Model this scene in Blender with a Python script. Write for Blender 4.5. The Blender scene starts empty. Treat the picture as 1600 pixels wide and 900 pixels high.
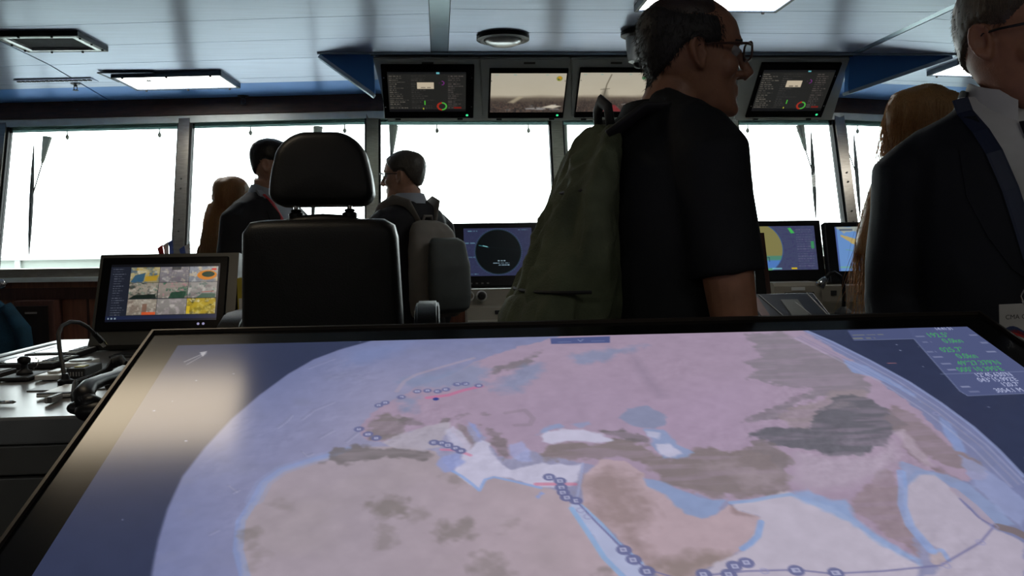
import bpy, bmesh, math, random
import numpy as np
from mathutils import Matrix, Vector, noise as mnoise
from mathutils.bvhtree import BVHTree
random.seed(7); np.random.seed(7)
SC = bpy.context.scene
COL = SC.collection
PI = math.pi

# ------------------------------------------------------------------ camera
FPX = 1386.0
YAW, PITCH, ROLL = map(math.radians, (4.636, 2.614, 0.893))
CAM = Vector((0, 0, 1.3))
_f = Vector((math.sin(YAW)*math.cos(PITCH), math.cos(YAW)*math.cos(PITCH), -math.sin(PITCH)))
_R = Vector((math.cos(YAW), -math.sin(YAW), 0)); _U = _R.cross(_f)
_r = _R*math.cos(ROLL) - _U*math.sin(ROLL); _u = _R*math.sin(ROLL) + _U*math.cos(ROLL)
cd = bpy.data.cameras.new('camera'); cam = bpy.data.objects.new('camera', cd); COL.objects.link(cam)
cd.sensor_width = 36.0; cd.lens = 36.0*FPX/1600.0; cd.clip_start = 0.02; cd.clip_end = 6000
mw = Matrix((( _r.x, _u.x, -_f.x, CAM.x), (_r.y, _u.y, -_f.y, CAM.y), (_r.z, _u.z, -_f.z, CAM.z), (0, 0, 0, 1)))
cam.matrix_world = mw
SC.camera = cam

# ------------------------------------------------------------------ world: white overcast sky
WORLD_STRENGTH = 7.0
w = bpy.data.worlds.new('overcast_sky'); SC.world = w; w.use_nodes = True
bg = w.node_tree.nodes['Background']; bg.inputs[0].default_value = (0.93, 0.985, 1.0, 1); bg.inputs[1].default_value = WORLD_STRENGTH
SC.view_settings.view_transform = 'Standard'; SC.view_settings.look = 'None'
SC.view_settings.exposure = 0.0; SC.view_settings.gamma = 1.0; SC.view_settings.use_curve_mapping = False

# ------------------------------------------------------------------ helpers: measuring
def ray(x, y): return _f + _r*((x-800)/FPX) - _u*((y-450)/FPX)
def at(x, y, D=None, Y=None, Z=None, X=None):
    d = ray(x, y)
    if D is not None: return CAM + d*D
    if Y is not None: return CAM + d*((Y-CAM.y)/d.y)
    if X is not None: return CAM + d*((X-CAM.x)/d.x)
    return CAM + d*((Z-CAM.z)/d.z)
def on_plane(x, y, o, n):
    d = ray(x, y); return CAM + d*((o-CAM).dot(n)/d.dot(n))
def frame(o, u, v):
    """matrix with x=u, y=v (made orthogonal), z=u x v at o"""
    u = Vector(u).normalized(); n = u.cross(Vector(v)).normalized(); v = n.cross(u)
    return Matrix(((u.x, v.x, n.x, o[0]), (u.y, v.y, n.y, o[1]), (u.z, v.z, n.z, o[2]), (0, 0, 0, 1)))
def T(x=0, y=0, z=0): return Matrix.Translation((x, y, z))
def RX(a): return Matrix.Rotation(a, 4, 'X')
def RY(a): return Matrix.Rotation(a, 4, 'Y')
def RZ(a): return Matrix.Rotation(a, 4, 'Z')
def lerp(a, b, t): return a + (b-a)*t

# ------------------------------------------------------------------ helpers: objects
def tag(o, label=None, cat=None, group=None, kind=None):
    if label: o['label'] = label
    if cat: o['category'] = cat
    if group: o['group'] = group
    if kind: o['kind'] = kind
    return o
def thing(name, label, cat, M=None, group=None):
    o = bpy.data.objects.new(name, None); o.empty_display_size = 0.05; COL.objects.link(o)
    if M is not None: o.matrix_world = M if isinstance(M, Matrix) else Matrix.Translation(M)
    return tag(o, label, cat, group)
def link(name, me, mat=None, parent=None):
    o = bpy.data.objects.new(name, me); COL.objects.link(o)
    if mat is not None and not me.materials: me.materials.append(mat)
    if parent is not None: o.parent = parent
    return o

class MB:
    """collects shapes; build() links them as one mesh object"""
    def __init__(s, M=None): s.bm = bmesh.new(); s.M = M or Matrix.Identity(4)
    def _add(s, verts, faces, M=None):
        X = s.M @ M if M is not None else s.M
        vs = [s.bm.verts.new(X @ Vector(v)) for v in verts]
        for f in faces:
            try: s.bm.faces.new([vs[i] for i in f])
            except ValueError: pass
        return vs
    def box(s, c, size, M=None, bevel=0.0, seg=2):
        hx, hy, hz = [k/2 for k in size]; cx, cy, cz = c
        v = [(cx+a*hx, cy+b*hy, cz+d*hz) for a in (-1, 1) for b in (-1, 1) for d in (-1, 1)]
        f = [(0,1,3,2), (4,6,7,5), (0,4,5,1), (2,3,7,6), (0,2,6,4), (1,5,7,3)]
        vs = s._add(v, f, M)
        if bevel > 0:
            es = {e for q in vs for e in q.link_edges}
            bmesh.ops.bevel(s.bm, geom=list(es), offset=bevel, segments=seg, affect='EDGES', profile=0.5)
        return s
    def prism(s, poly, z0, z1, M=None, bevel=0.0):
        n = len(poly)
        v = [(p[0], p[1], z0) for p in poly] + [(p[0], p[1], z1) for p in poly]
        f = [tuple(range(n-1, -1, -1)), tuple(range(n, 2*n))] + [(i, (i+1) % n, n+(i+1) % n, n+i) for i in range(n)]
        vs = s._add(v, f, M)
        if bevel > 0:
            es = {e for q in vs for e in q.link_edges}
            bmesh.ops.bevel(s.bm, geom=list(es), offset=bevel, segments=2, affect='EDGES', profile=0.5)
        return s
    def hexa(s, a, b, M=None):
        """solid between two quads of 4 points each"""
        return s.loft([a, b], M=M)
    def loft(s, rings, M=None, cap=True, closed=False):
        n = len(rings[0]); v = [p for r in rings for p in r]; f = []
        m = len(rings)
        for k in range(m-1 if not closed else m):
            for i in range(n):
                j = (i+1) % n; k2 = (k+1) % m
                f.append((k*n+i, k*n+j, k2*n+j, k2*n+i))
        if cap and not closed: f += [tuple(range(n-1, -1, -1)), tuple((m-1)*n+i for i in range(n))]
        s._add(v, f, M); return s
    def tube(s, path, rad, n=10, M=None, flat=1.0, up=None, cap=True):
        path = [Vector(p) for p in path]; rings = []
        if not isinstance(rad, (list, tuple)): rad = [rad]*len(path)
        prev = None
        for i, p in enumerate(path):
            t = (path[min(i+1, len(path)-1)] - path[max(i-1, 0)]).normalized()
            if prev is None:
                a = Vector(up) if up is not None else (Vector((0, 0, 1)) if abs(t.z) < 0.9 else Vector((0, 1, 0)))
            else: a = prev
            b = t.cross(a).normalized(); a = b.cross(t).normalized(); prev = a
            r = rad[i]; rx, ry = (r if isinstance(r, (list, tuple)) else (r, r*flat))
            rings.append([p + b*(rx*math.cos(2*PI*k/n)) + a*(ry*math.sin(2*PI*k/n)) for k in range(n)])
        return s.loft(rings, M=M, cap=cap)
    def lathe(s, prof, n=24, M=None):
        """prof: list of (r, z)"""
        rings = [[(r*math.cos(2*PI*k/n), r*math.sin(2*PI*k/n), z) for k in range(n)] for r, z in prof]
        return s.loft(rings, M=M)
    def ell(s, c, r, n=16, m=10, M=None, R=None):
        rings = []
        for i in range(m+1):
            a = -PI/2 + PI*i/m; ca = max(math.cos(a), 0.02)
            ring = []
            for k in range(n):
                q = Vector((r[0]*ca*math.cos(2*PI*k/n), r[1]*ca*math.sin(2*PI*k/n), r[2]*math.sin(a)))
                if R is not None: q = R @ q
                ring.append(Vector(c) + q)
            rings.append(ring)
        return s.loft(rings, M=M)
    def quad(s, pts, M=None): s._add(pts, [tuple(range(len(pts)))], M); return s
    def mesh(s, name, smooth=False, auto=None):
        bmesh.ops.recalc_face_normals(s.bm, faces=s.bm.faces)
        me = bpy.data.meshes.new(name); s.bm.to_mesh(me); s.bm.free()
        if smooth or auto:
            me.polygons.foreach_set('use_smooth', [True]*len(me.polygons))
            if auto: me.set_sharp_from_angle(angle=math.radians(auto))
        return me
    def build(s, name, mat, parent=None, smooth=False, auto=None):
        return link(name, s.mesh(name, smooth, auto), mat, parent)

# ------------------------------------------------------------------ helpers: materials
def lin(c):
    return tuple((x/12.92 if x <= 0.04045 else ((x+0.055)/1.055)**2.4) for x in c)
def rgb(r, g, b): return lin((r/255, g/255, b/255))
MATS = {}
def mat(name, col, rough=0.5, metal=0.0, spec=0.5, var=0.12, scale=12.0, bump=0.0, bscale=120.0, stretch=None, emit=None, estr=0.0, coat=0.0, sheen=0.0, trans=0.0, alpha=1.0):
    m = bpy.data.materials.new(name); m.use_nodes = True; MATS[name] = m
    nt = m.node_tree; N = nt.nodes; L = nt.links; b = N['Principled BSDF']
    b.inputs['Roughness'].default_value = rough; b.inputs['Metallic'].default_value = metal
    b.inputs['Specular IOR Level'].default_value = spec
    if coat: b.inputs['Coat Weight'].default_value = coat
    if sheen: b.inputs['Sheen Weight'].default_value = sheen
    if trans: b.inputs['Transmission Weight'].default_value = trans
    if alpha < 1: b.inputs['Alpha'].default_value = alpha
    tc = N.new('ShaderNodeTexCoord'); mp = N.new('ShaderNodeMapping')
    L.new(tc.outputs['Object'], mp.inputs[0])
    if stretch: mp.inputs['Scale'].default_value = stretch
    nz = N.new('ShaderNodeTexNoise'); nz.inputs['Scale'].default_value = scale; nz.inputs['Detail'].default_value = 4
    L.new(mp.outputs[0], nz.inputs['Vector'])
    rp = N.new('ShaderNodeValToRGB'); L.new(nz.outputs['Fac'], rp.inputs[0])
    lo = [max(0, c*(1-var)) for c in col]; hi = [min(1, c*(1+var)) for c in col]
    rp.color_ramp.elements[0].position = 0.3; rp.color_ramp.elements[1].position = 0.7
    rp.color_ramp.elements[0].color = (*lo, 1); rp.color_ramp.elements[1].color = (*hi, 1)
    L.new(rp.outputs[0], b.inputs['Base Color'])
    if bump:
        n2 = N.new('ShaderNodeTexNoise'); n2.inputs['Scale'].default_value = bscale; n2.inputs['Detail'].default_value = 3
        L.new(mp.outputs[0], n2.inputs['Vector'])
        bp = N.new('ShaderNodeBump'); bp.inputs['Strength'].default_value = bump; bp.inputs['Distance'].default_value = 0.01
        L.new(n2.outputs['Fac'], bp.inputs['Height']); L.new(bp.outputs[0], b.inputs['Normal'])
    if emit:
        b.inputs['Emission Color'].default_value = (*emit, 1); b.inputs['Emission Strength'].default_value = estr
    return m
def mat_screen(name, strength=1.0, rough=0.2, spec=0.5):
    m = bpy.data.materials.new(name); m.use_nodes = True
    nt = m.node_tree; b = nt.nodes['Principled BSDF']
    a = nt.nodes.new('ShaderNodeAttribute'); a.attribute_name = 'picture'; a.attribute_type = 'GEOMETRY'
    b.inputs['Base Color'].default_value = (0.004, 0.004, 0.005, 1); b.inputs['Roughness'].default_value = rough
    b.inputs['Specular IOR Level'].default_value = spec
    m.cycles.emission_sampling = 'NONE'
    nt.links.new(a.outputs['Color'], b.inputs['Emission Color']); b.inputs['Emission Strength'].default_value = strength
    return m
def mat_glass(name, tint=(0.97, 1.0, 0.99)):
    m = bpy.data.materials.new(name); m.use_nodes = True; nt = m.node_tree; nt.nodes.clear()
    o = nt.nodes.new('ShaderNodeOutputMaterial'); t = nt.nodes.new('ShaderNodeBsdfTransparent'); g = nt.nodes.new('ShaderNodeBsdfGlossy')
    t.inputs[0].default_value = (*tint, 1); g.inputs['Roughness'].default_value = 0.02
    mx = nt.nodes.new('ShaderNodeMixShader'); fr = nt.nodes.new('ShaderNodeFresnel'); fr.inputs[0].default_value = 1.3
    nt.links.new(fr.outputs[0], mx.inputs[0]); nt.links.new(t.outputs[0], mx.inputs[1]); nt.links.new(g.outputs[0], mx.inputs[2])
    nt.links.new(mx.outputs[0], o.inputs[0]); return m
def mat_wood(name, a, b_, rough=0.35, stretch=(14, 14, 1.2)):
    m = bpy.data.materials.new(name); m.use_nodes = True; nt = m.node_tree; N = nt.nodes; L = nt.links; p = N['Principled BSDF']
    tc = N.new('ShaderNodeTexCoord'); mp = N.new('ShaderNodeMapping'); mp.inputs['Scale'].default_value = stretch
    nz = N.new('ShaderNodeTexNoise'); nz.inputs['Scale'].default_value = 5; nz.inputs['Detail'].default_value = 6; nz.inputs['Distortion'].default_value = 0.6
    rp = N.new('ShaderNodeValToRGB'); rp.color_ramp.elements[0].color = (*a, 1); rp.color_ramp.elements[1].color = (*b_, 1)
    rp.color_ramp.elements[0].position = 0.35; rp.color_ramp.elements[1].position = 0.65
    L.new(tc.outputs['Object'], mp.inputs[0]); L.new(mp.outputs[0], nz.inputs['Vector']); L.new(nz.outputs['Fac'], rp.inputs[0]); L.new(rp.outputs[0], p.inputs['Base Color'])
    p.inputs['Roughness'].default_value = rough; return m

# ------------------------------------------------------------------ helpers: pictures on screens (flat print, one colour per mesh point)
class Canvas:
    """raster of a screen: x to the right 0..W, y downward 0..H in metres on the screen"""
    def __init__(s, W, H, nx, col=(0, 0, 0)):
        s.W, s.H = W, H; s.nx = nx; s.ny = max(2, int(round(nx*H/W)))
        s.X, s.Y = np.meshgrid(np.linspace(0, W, s.nx), np.linspace(0, H, s.ny))
        s.a = np.zeros((s.ny, s.nx, 3)); s.a[:] = np.array(col)/255.0
        s.px = W/s.nx
    def blend(s, m, col):
        m = np.clip(m, 0, 1)[..., None]; s.a = s.a*(1-m) + m*(np.asarray(col)/255.0)
    def sd(s, P, closed=True, pad=0.03):
        """signed distance (negative inside) near a polygon"""
        P = np.asarray(P, float); n = len(P)
        x0, y0 = P.min(0)-pad*s.W; x1, y1 = P.max(0)+pad*s.W
        i0 = max(0, int(x0/s.W*s.nx)); i1 = min(s.nx, int(x1/s.W*s.nx)+2); j0 = max(0, int(y0/s.H*s.ny)); j1 = min(s.ny, int(y1/s.H*s.ny)+2)
        D = np.full(s.X.shape, 9.0)
        if i1 <= i0 or j1 <= j0: return D
        X = s.X[j0:j1, i0:i1]; Y = s.Y[j0:j1, i0:i1]
        d = np.full(X.shape, 9.0); ins = np.zeros(X.shape, bool)
        for k in range(n if closed else n-1):
            ax, ay = P[k]; bx, by = P[(k+1) % n]
            dx, dy = bx-ax, by-ay; L2 = dx*dx+dy*dy+1e-15
            t = np.clip(((X-ax)*dx+(Y-ay)*dy)/L2, 0, 1)
            d = np.minimum(d, (X-ax-t*dx)**2+(Y-ay-t*dy)**2)
            if closed:
                c = ((ay > Y) != (by > Y)); 
                with np.errstate(divide='ignore', invalid='ignore'):
                    xi = dx*(Y-ay)/(dy if dy != 0 else 1e-12)+ax
                ins ^= c & (X < xi)
        d = np.sqrt(d)
        D[j0:j1, i0:i1] = np.where(ins, -d, d) if closed else d
        return D
    def poly(s, P, col, alpha=1.0, soft=None, rough=0.0, nz=None):
        d = s.sd(P); soft = soft or s.px
        if rough and nz is not None: d = d + (nz-0.5)*rough
        s.blend(alpha*np.clip(0.5-d/soft, 0, 1), col)
    def line(s, P, wd, col, alpha=1.0):
        d = s.sd(P, closed=False); s.blend(alpha*np.clip(0.5-(d-wd/2)/s.px, 0, 1), col)
    def disc(s, c, r, col, alpha=1.0, soft=None, ry=None):
        d = (np.hypot((s.X-c[0]), (s.Y-c[1])*(r/(ry or r))) - r); s.blend(alpha*np.clip(0.5-d/(soft or s.px), 0, 1), col)
    def ring(s, c, r, wd, col, alpha=1.0):
        d = abs(np.hypot(s.X-c[0], s.Y-c[1]) - r) - wd/2; s.blend(alpha*np.clip(0.5-d/s.px, 0, 1), col)
    def rect(s, x0, y0, x1, y1, col, alpha=1.0):
        m = ((s.X >= x0) & (s.X <= x1) & (s.Y >= y0) & (s.Y <= y1)).astype(float); s.blend(alpha*m, col)
    def fuzz(s, sx, sy, seed, octs=4):
        rs = np.random.RandomState(seed); out = np.zeros(s.X.shape); amp = 1.0; tot = 0
        for o in range(octs):
            gx, gy = max(2, int(sx*2**o)), max(2, int(sy*2**o)); g = rs.rand(gy+1, gx+1)
            u = np.linspace(0, gx-1e-6, s.nx); v = np.linspace(0, gy-1e-6, s.ny)
            iu, iv = u.astype(int), v.astype(int); fu, fv = u-iu, v-iv; fu = fu*fu*(3-2*fu); fv = fv*fv*(3-2*fv)
            fu = fu[None, :]; fv = fv[:, None]
            a = g[np.ix_(iv, iu)]*(1-fu)+g[np.ix_(iv, iu+1)]*fu; b = g[np.ix_(iv+1, iu)]*(1-fu)+g[np.ix_(iv+1, iu+1)]*fu
            out += amp*(a*(1-fv)+b*fv); tot += amp; amp *= 0.5
        return out/tot
    def words(s, x0, y0, x1, h, col, alpha=0.8, seed=0):
        """a row of unreadably small print"""
        rs = random.Random(seed); x = x0
        while x < x1:
            wd = rs.uniform(1.5, 5)*h; s.rect(x, y0, min(x+wd, x1), y0+h, col, alpha*rs.uniform(0.5, 1)); x += wd+h*rs.uniform(0.6, 1.4)
    def object(s, name, mat_, parent, M=None):
        nx, ny = s.nx, s.ny
        co = np.stack([s.X-s.W/2, s.H/2-s.Y, np.zeros_like(s.X)], -1).reshape(-1, 3)
        if M is not None:
            A = np.array(M); co = co@A[:3, :3].T + A[:3, 3]
        i = np.arange(ny-1)[:, None]*nx + np.arange(nx-1)[None, :]
        q = np.stack([i, i+nx, i+nx+1, i+1], -1).reshape(-1, 4)
        me = bpy.data.meshes.new(name); me.vertices.add(len(co)); me.vertices.foreach_set('co', co.ravel())
        me.loops.add(q.size); me.loops.foreach_set('vertex_index', q.ravel().astype(np.int32))
        me.polygons.add(len(q)); me.polygons.foreach_set('loop_start', (np.arange(len(q))*4).astype(np.int32))
        me.update(); me.validate()
        at_ = me.color_attributes.new('picture', 'FLOAT_COLOR', 'POINT')
        c = np.clip(s.a.reshape(-1, 3), 0, 1); c = np.where(c <= 0.04045, c/12.92, ((c+0.055)/1.055)**2.4)
        at_.data.foreach_set('color', np.concatenate([c, np.ones((len(c), 1))], 1).astype(np.float32).ravel())
        return link(name, me, mat_, parent)
def text(name, body, size, M, mat_, parent, align='LEFT', ext=0.0):
    cu = bpy.data.curves.new(name, 'FONT'); cu.body = body; cu.size = size; cu.align_x = align; cu.extrude = ext; cu.resolution_u = 3
    o = bpy.data.objects.new(name, cu); COL.objects.link(o)
    dg = bpy.context.evaluated_depsgraph_get(); me = bpy.data.meshes.new_from_object(o.evaluated_get(dg))
    bpy.data.objects.remove(o); bpy.data.curves.remove(cu)
    me.transform(M); return link(name, me, mat_, parent)

# ------------------------------------------------------------------ materials
CEIL = mat('painted_ceiling_metal', (0.62, 0.70, 0.87), rough=0.31, spec=0.9, metal=0.65, var=0.06, scale=3, bump=0.02, bscale=60, stretch=(1, 14, 1), coat=0.0)
CBLUE = mat('deep_blue_paint', (0.07, 0.25, 0.68), rough=0.4, spec=0.3, var=0.06, scale=3)
def brushed(m, an=0.85):
    # fine crosswise brushing: highlights stretch fore and aft
    b = m.node_tree.nodes['Principled BSDF']; b.inputs['Anisotropic'].default_value = an
    v = m.node_tree.nodes.new('ShaderNodeCombineXYZ'); v.inputs[1].default_value = 1.0
    m.node_tree.links.new(v.outputs[0], b.inputs['Tangent'])
brushed(CEIL)
CSHADE = mat('shaded_blue_ceiling_metal', (0.14, 0.34, 0.76), rough=0.31, spec=0.7, metal=0.35, var=0.06, scale=3); brushed(CSHADE)  # deeper blue paints in the ceiling's darkening toward the front fascia
CTRIM = mat('pale_ceiling_trim', (0.45, 0.58, 0.72), rough=0.22, spec=0.9, metal=0.5, var=0.05)
JOINT = mat('ceiling_joint_dark', (0.02, 0.03, 0.05), rough=0.7)  # dark colour of the slab behind the panel gaps and of the canopy lip
FASC = mat_wood('dark_fascia_wood', (0.05, 0.028, 0.022), (0.085, 0.042, 0.03), rough=0.5, stretch=(1.5, 14, 14))
WOOD = mat_wood('mahogany_panel', (0.30, 0.12, 0.075), (0.44, 0.19, 0.11), rough=0.4)
DWOOD = mat_wood('dark_mahogany', (0.08, 0.034, 0.026), (0.12, 0.052, 0.038), rough=0.4)
ALU = mat('brushed_window_metal', (0.34, 0.31, 0.27), rough=0.32, metal=0.85, var=0.15, scale=20, stretch=(1, 1, 8))
RAILM = mat('pale_frame_metal', (0.80, 0.86, 0.83), rough=0.4, metal=0.3, var=0.08)
SEAL = mat('black_rubber_seal', (0.012, 0.012, 0.013), rough=0.7)
CHROME = mat('chrome', (0.6, 0.6, 0.6), rough=0.15, metal=1.0, var=0.05)
GLASS = mat_glass('window_glass')
FILM = mat_glass('tinted_film', (0.11, 0.145, 0.14))
BACK = mat('back_wall', (0.20, 0.18, 0.165), rough=0.7, var=0.15)
CARPET = mat('navy_carpet', (0.07, 0.075, 0.09), rough=0.95, var=0.3, scale=200, spec=0.1, bump=0.3, bscale=400)
BLACKP = mat('black_plastic', (0.009, 0.009, 0.010), rough=0.38, spec=0.25, var=0.2)
BEZEL = mat('black_screen_bezel', (0.006, 0.006, 0.007), rough=0.3, spec=0.08, var=0.2)
MATTE = mat('matte_black', (0.012, 0.012, 0.013), rough=0.6, var=0.2)
GREYP = mat('grey_console_paint', (0.16, 0.165, 0.155), rough=0.45, var=0.06)
DGREYP = mat('dark_grey_console_paint', (0.10, 0.098, 0.088), rough=0.42, var=0.08)
WORKTOP = mat('pale_grey_worktop', (0.18, 0.18, 0.175), rough=0.28, spec=0.5, var=0.05)
WHITEP = mat('white_plastic', (0.6, 0.6, 0.57), rough=0.4, var=0.05)
BEIGEP = mat('beige_device_plastic', (0.27, 0.24, 0.19), rough=0.45, var=0.06)
LAMPW = mat('lamp_diffuser_lit', (0.8, 0.8, 0.78), rough=0.5, emit=(1.0, 0.98, 0.92), estr=9.0)
LAMPWARM = mat('lamp_diffuser_warm', (0.8, 0.78, 0.7), rough=0.5, emit=(1.0, 0.83, 0.6), estr=6.5)
SCR = mat_screen('lit_screen', 0.78, 0.25)
LEDG = mat('green_led', (0.02, 0.3, 0.1), emit=(0.05, 0.9, 0.35), estr=0.9)
# ================================================================== the room
FLOOR_L, FLOOR_R, BACK_Y = -4.6, 5.0, -3.0
def zc(x, y):
    t = y + (0.15*x if x < 0 else 0) - (0.2*(x-2.2) if x > 2.2 else 0)
    return 2.30 - 0.055*max(0.0, t-4.55)
MB().box((0.2, 1.7, -0.05), (9.8, 9.6, 0.1)).build('floor', CARPET); tag(bpy.data.objects['floor'], 'dark navy carpet on the wheelhouse floor', kind='structure')
o = MB().box((0.2, -3.05, 1.2), (9.8, 0.1, 2.5)).build('wall_back', BACK); tag(o, 'dark wall behind the viewer', kind='structure')
o = MB().box((-4.65, 1.7, 1.2), (0.1, 9.5, 2.5)).build('wall_left', BACK); tag(o, 'dark side wall', kind='structure')
o = MB().box((5.05, 1.7, 1.2), (0.1, 9.5, 2.5)).build('wall_right', BACK); tag(o, 'dark side wall', kind='structure')

# window line in plan (at the top of the glass), left bank swept forward, centre, right bank
def fy(x):
    if x < -0.395: return 5.565 + (-0.395-x)*0.142
    if x < 2.63: return 5.60 + (x+0.395)*0.035 if x > -0.37 else 5.565
    return 5.706 + (x-2.63)*0.26
LEAN = math.tan(math.radians(15.6))
ZT, ZB = 2.115, 1.215

# ---- ceiling: slab above, with panels hung below it as separate pieces, dark joints between
o = MB().box((0.2, 1.7, 2.40), (9.8, 9.6, 0.1)).build('ceiling', JOINT); tag(o, 'blue painted metal panel ceiling reflecting the windows', kind='structure'); CEILING = o
def clip(poly, nx, ny, c):
    out = []
    for i in range(len(poly)):
        a, b = poly[i], poly[(i+1) % len(poly)]
        da, db = nx*a[0]+ny*a[1]-c, nx*b[0]+ny*b[1]-c
        if da <= 0: out.append(a)
        if da*db < 0:
            t = da/(da-db); out.append((a[0]+(b[0]-a[0])*t, a[1]+(b[1]-a[1])*t))
    return out
def panels(x0, x1, y0, y1, ang, first, pitch, gap=0.005, mt=None, split=None):
    """strips of ceiling panel; split: (lo, hi) limits across the strips"""
    nx, ny = math.sin(ang), math.cos(ang)
    base = [(x0, y0), (x1, y0), (x1, y1), (x0, y1)]
    if split: base = clip(base, nx, ny, split[1]); base = clip(base, -nx, -ny, -split[0])
    k = -40
    while k < 40:
        lo, hi = first+k*pitch+gap/2, first+(k+1)*pitch-gap/2
        p = clip(base, nx, ny, hi) if len(base) > 2 else []; p = clip(p, -nx, -ny, -lo) if len(p) > 2 else p
        if len(p) > 2:
            m = MB(); v = [(a, b, zc(a, b)) for a, b in p]; t = [(a, b, zc(a, b)+0.02) for a, b in p]
            m.loft([v, t]); m.build('ceiling_panel', mt or CEIL, CEILING)
        k += 1
A8 = math.radians(8.0)
for xa_, xb_ in ((-4.6, -2.03), (-2.02, -0.025)):
    panels(xa_, xb_, -3.0, 6.6, A8, 3.80, 0.385, split=(-5, 5.06)); panels(xa_, xb_, -3.0, 6.6, A8, 5.06, 0.9, mt=CSHADE, split=(5.062, 5.56))
panels(0.065, 2.19, -3.0, 5.68, 0.0, 3.765, 0.397)
panels(2.24, 5.0, -3.0, 6.5, -math.radians(11), 3.38, 0.397, split=(-6, 4.66)); panels(2.24, 5.0, -3.0, 6.5, -math.radians(11), 4.66, 0.9, mt=CSHADE, split=(4.662, 5.22))
m = MB(); m.loft([[(-0.022, -3, 2.298), (0.062, -3, 2.298), (0.062, 4.56, 2.298), (-0.022, 4.56, 2.298)], [(-0.022, -3, 2.33), (0.062, -3, 2.33), (0.062, 4.56, 2.33), (-0.022, 4.56, 2.33)]])
m.build('cover_strip', CTRIM, CEILING)
m = MB(); m.loft([[(2.195, -3, 2.302), (2.237, -3, 2.302), (2.237, 4.6, 2.302), (2.195, 4.6, 2.302)], [(2.195, -3, 2.33), (2.237, -3, 2.33), (2.237, 4.6, 2.33), (2.195, 4.6, 2.33)]])
m.build('cover_strip', CTRIM, CEILING)

# ---- front wall: wood below, sill, mullions, head rail, fascia
def bank(xa, xb):
    return (Vector((xa, fy(xa), 0)), Vector((xb, fy(xb), 0)))
def wallrun(name, xa, xb, z0, z1, y0, y1, mt, parent=None, label=None, lean=False):
    """box that follows the window line between xa and xb; y0..y1 offsets in depth"""
    m = MB(); e = 1e-4; rings = []
    for x in (xa+e, xb-e):
        b = fy(x); rings.append([(x, b+y0, z0), (x, b+y1, z0), (x, b+y1, z1), (x, b+y0, z1)])
    m.loft(rings); o = m.build(name, mt, parent)
    if parent is None: tag(o, label, kind='structure')
    return o
BANKS = [(-4.6, -0.395), (-0.395, 2.63), (2.63, 5.0)]
low = -LEAN*(ZT-ZB)
for i, (a, b) in enumerate(BANKS):
    wallrun('wall_front' if i == 0 else 'wall_front', a, b, 0, 1.135, low-0.02, low+0.2, WOOD, label=['mahogany panelled wall below the left windows', 'panelled wall below the centre windows', 'panelled wall below the right windows'][i])
    wallrun('trim_1', a, b, 2.15, 2.32, -0.06, 0.3, FASC, label=['dark wooden fascia above the left windows', 'dark wooden fascia above the centre windows', 'dark wooden fascia above the right windows'][i])
    wallrun('trim_2', a, b, 2.105, 2.149, -0.045, 0.12, RAILM, label=['pale grey rail along the top of the left windows', 'pale grey rail along the top of the centre windows', 'pale grey rail along the top of the right windows'][i])
    s_ = wallrun('trim_3', a, b, 1.137, 1.163, low-0.10, low+0.1, RAILM, label=['pale metal ledge under the left windows', 'pale metal ledge under the centre windows', 'pale metal ledge under the right windows'][i])
    wallrun('trim_4', a, b, 1.164, 1.216, low-0.03, low+0.14, ALU, label=['riveted metal sill frame of the left windows', 'riveted metal sill frame of the centre windows', 'riveted metal sill frame of the right windows'][i])
# wooden battens seen left under the sill
for x in np.arange(-3.2, -0.5, 0.36):
    b = fy(x)+low-0.02
    MB().box((x, b-0.004, 0.55), (0.012, 0.012, 1.1)).build('batten', DWOOD, bpy.data.objects['wall_front'])
wallrun('panel_rail', -4.6, -0.4, 1.03, 1.10, low-0.045, low-0.021, DWOOD, parent=bpy.data.objects['wall_front'])

def P(x, z, off=0.0):
    """point in the leaning window plane"""
    return Vector((x, fy(x) - LEAN*(ZT-z) + off, z))
MULL = [-3.9, -2.745, -1.56, -0.395, 0.752, 1.90, 2.63, 3.75, 4.9]
wn = 0
for i in range(len(MULL)):
    x = MULL[i]
    hw = 0.035 if x != -2.745 else 0.05
    m = MB(); e = hw
    a = [P(x-e, ZB-0.03, -0.05), P(x+e, ZB-0.03, -0.05), P(x+e, ZB-0.03, 0.05), P(x-e, ZB-0.03, 0.05)]
    b = [P(x-e, ZT+0.02, -0.05), P(x+e, ZT+0.02, -0.05), P(x+e, ZT+0.02, 0.05), P(x-e, ZT+0.02, 0.05)]
    mo = m.loft([a, b]).build('trim_5', ALU); tag(mo, 'brushed metal window mullion', kind='structure')
    for zz in (1.75, 1.69, 1.5, 1.43):
        MB().ell(P(x, zz, -0.052), (0.006, 0.004, 0.006), 8, 6).build('screw', DGREYP, mo)
    for sgn in (-1, 1):
        m = MB(); q = x+sgn*(e+0.006)
        a = [P(q-0.006, ZB-0.03, -0.03), P(q+0.006, ZB-0.03, -0.03), P(q+0.006, ZB-0.03, 0.03), P(q-0.006, ZB-0.03, 0.03)]
        b = [P(q-0.006, ZT+0.02, -0.03), P(q+0.006, ZT+0.02, -0.03), P(q+0.006, ZT+0.02, 0.03), P(q-0.006, ZT+0.02, 0.03)]
        m.loft([a, b]).build('rubber_seal', SEAL, mo)
WNAMES = []
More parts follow.
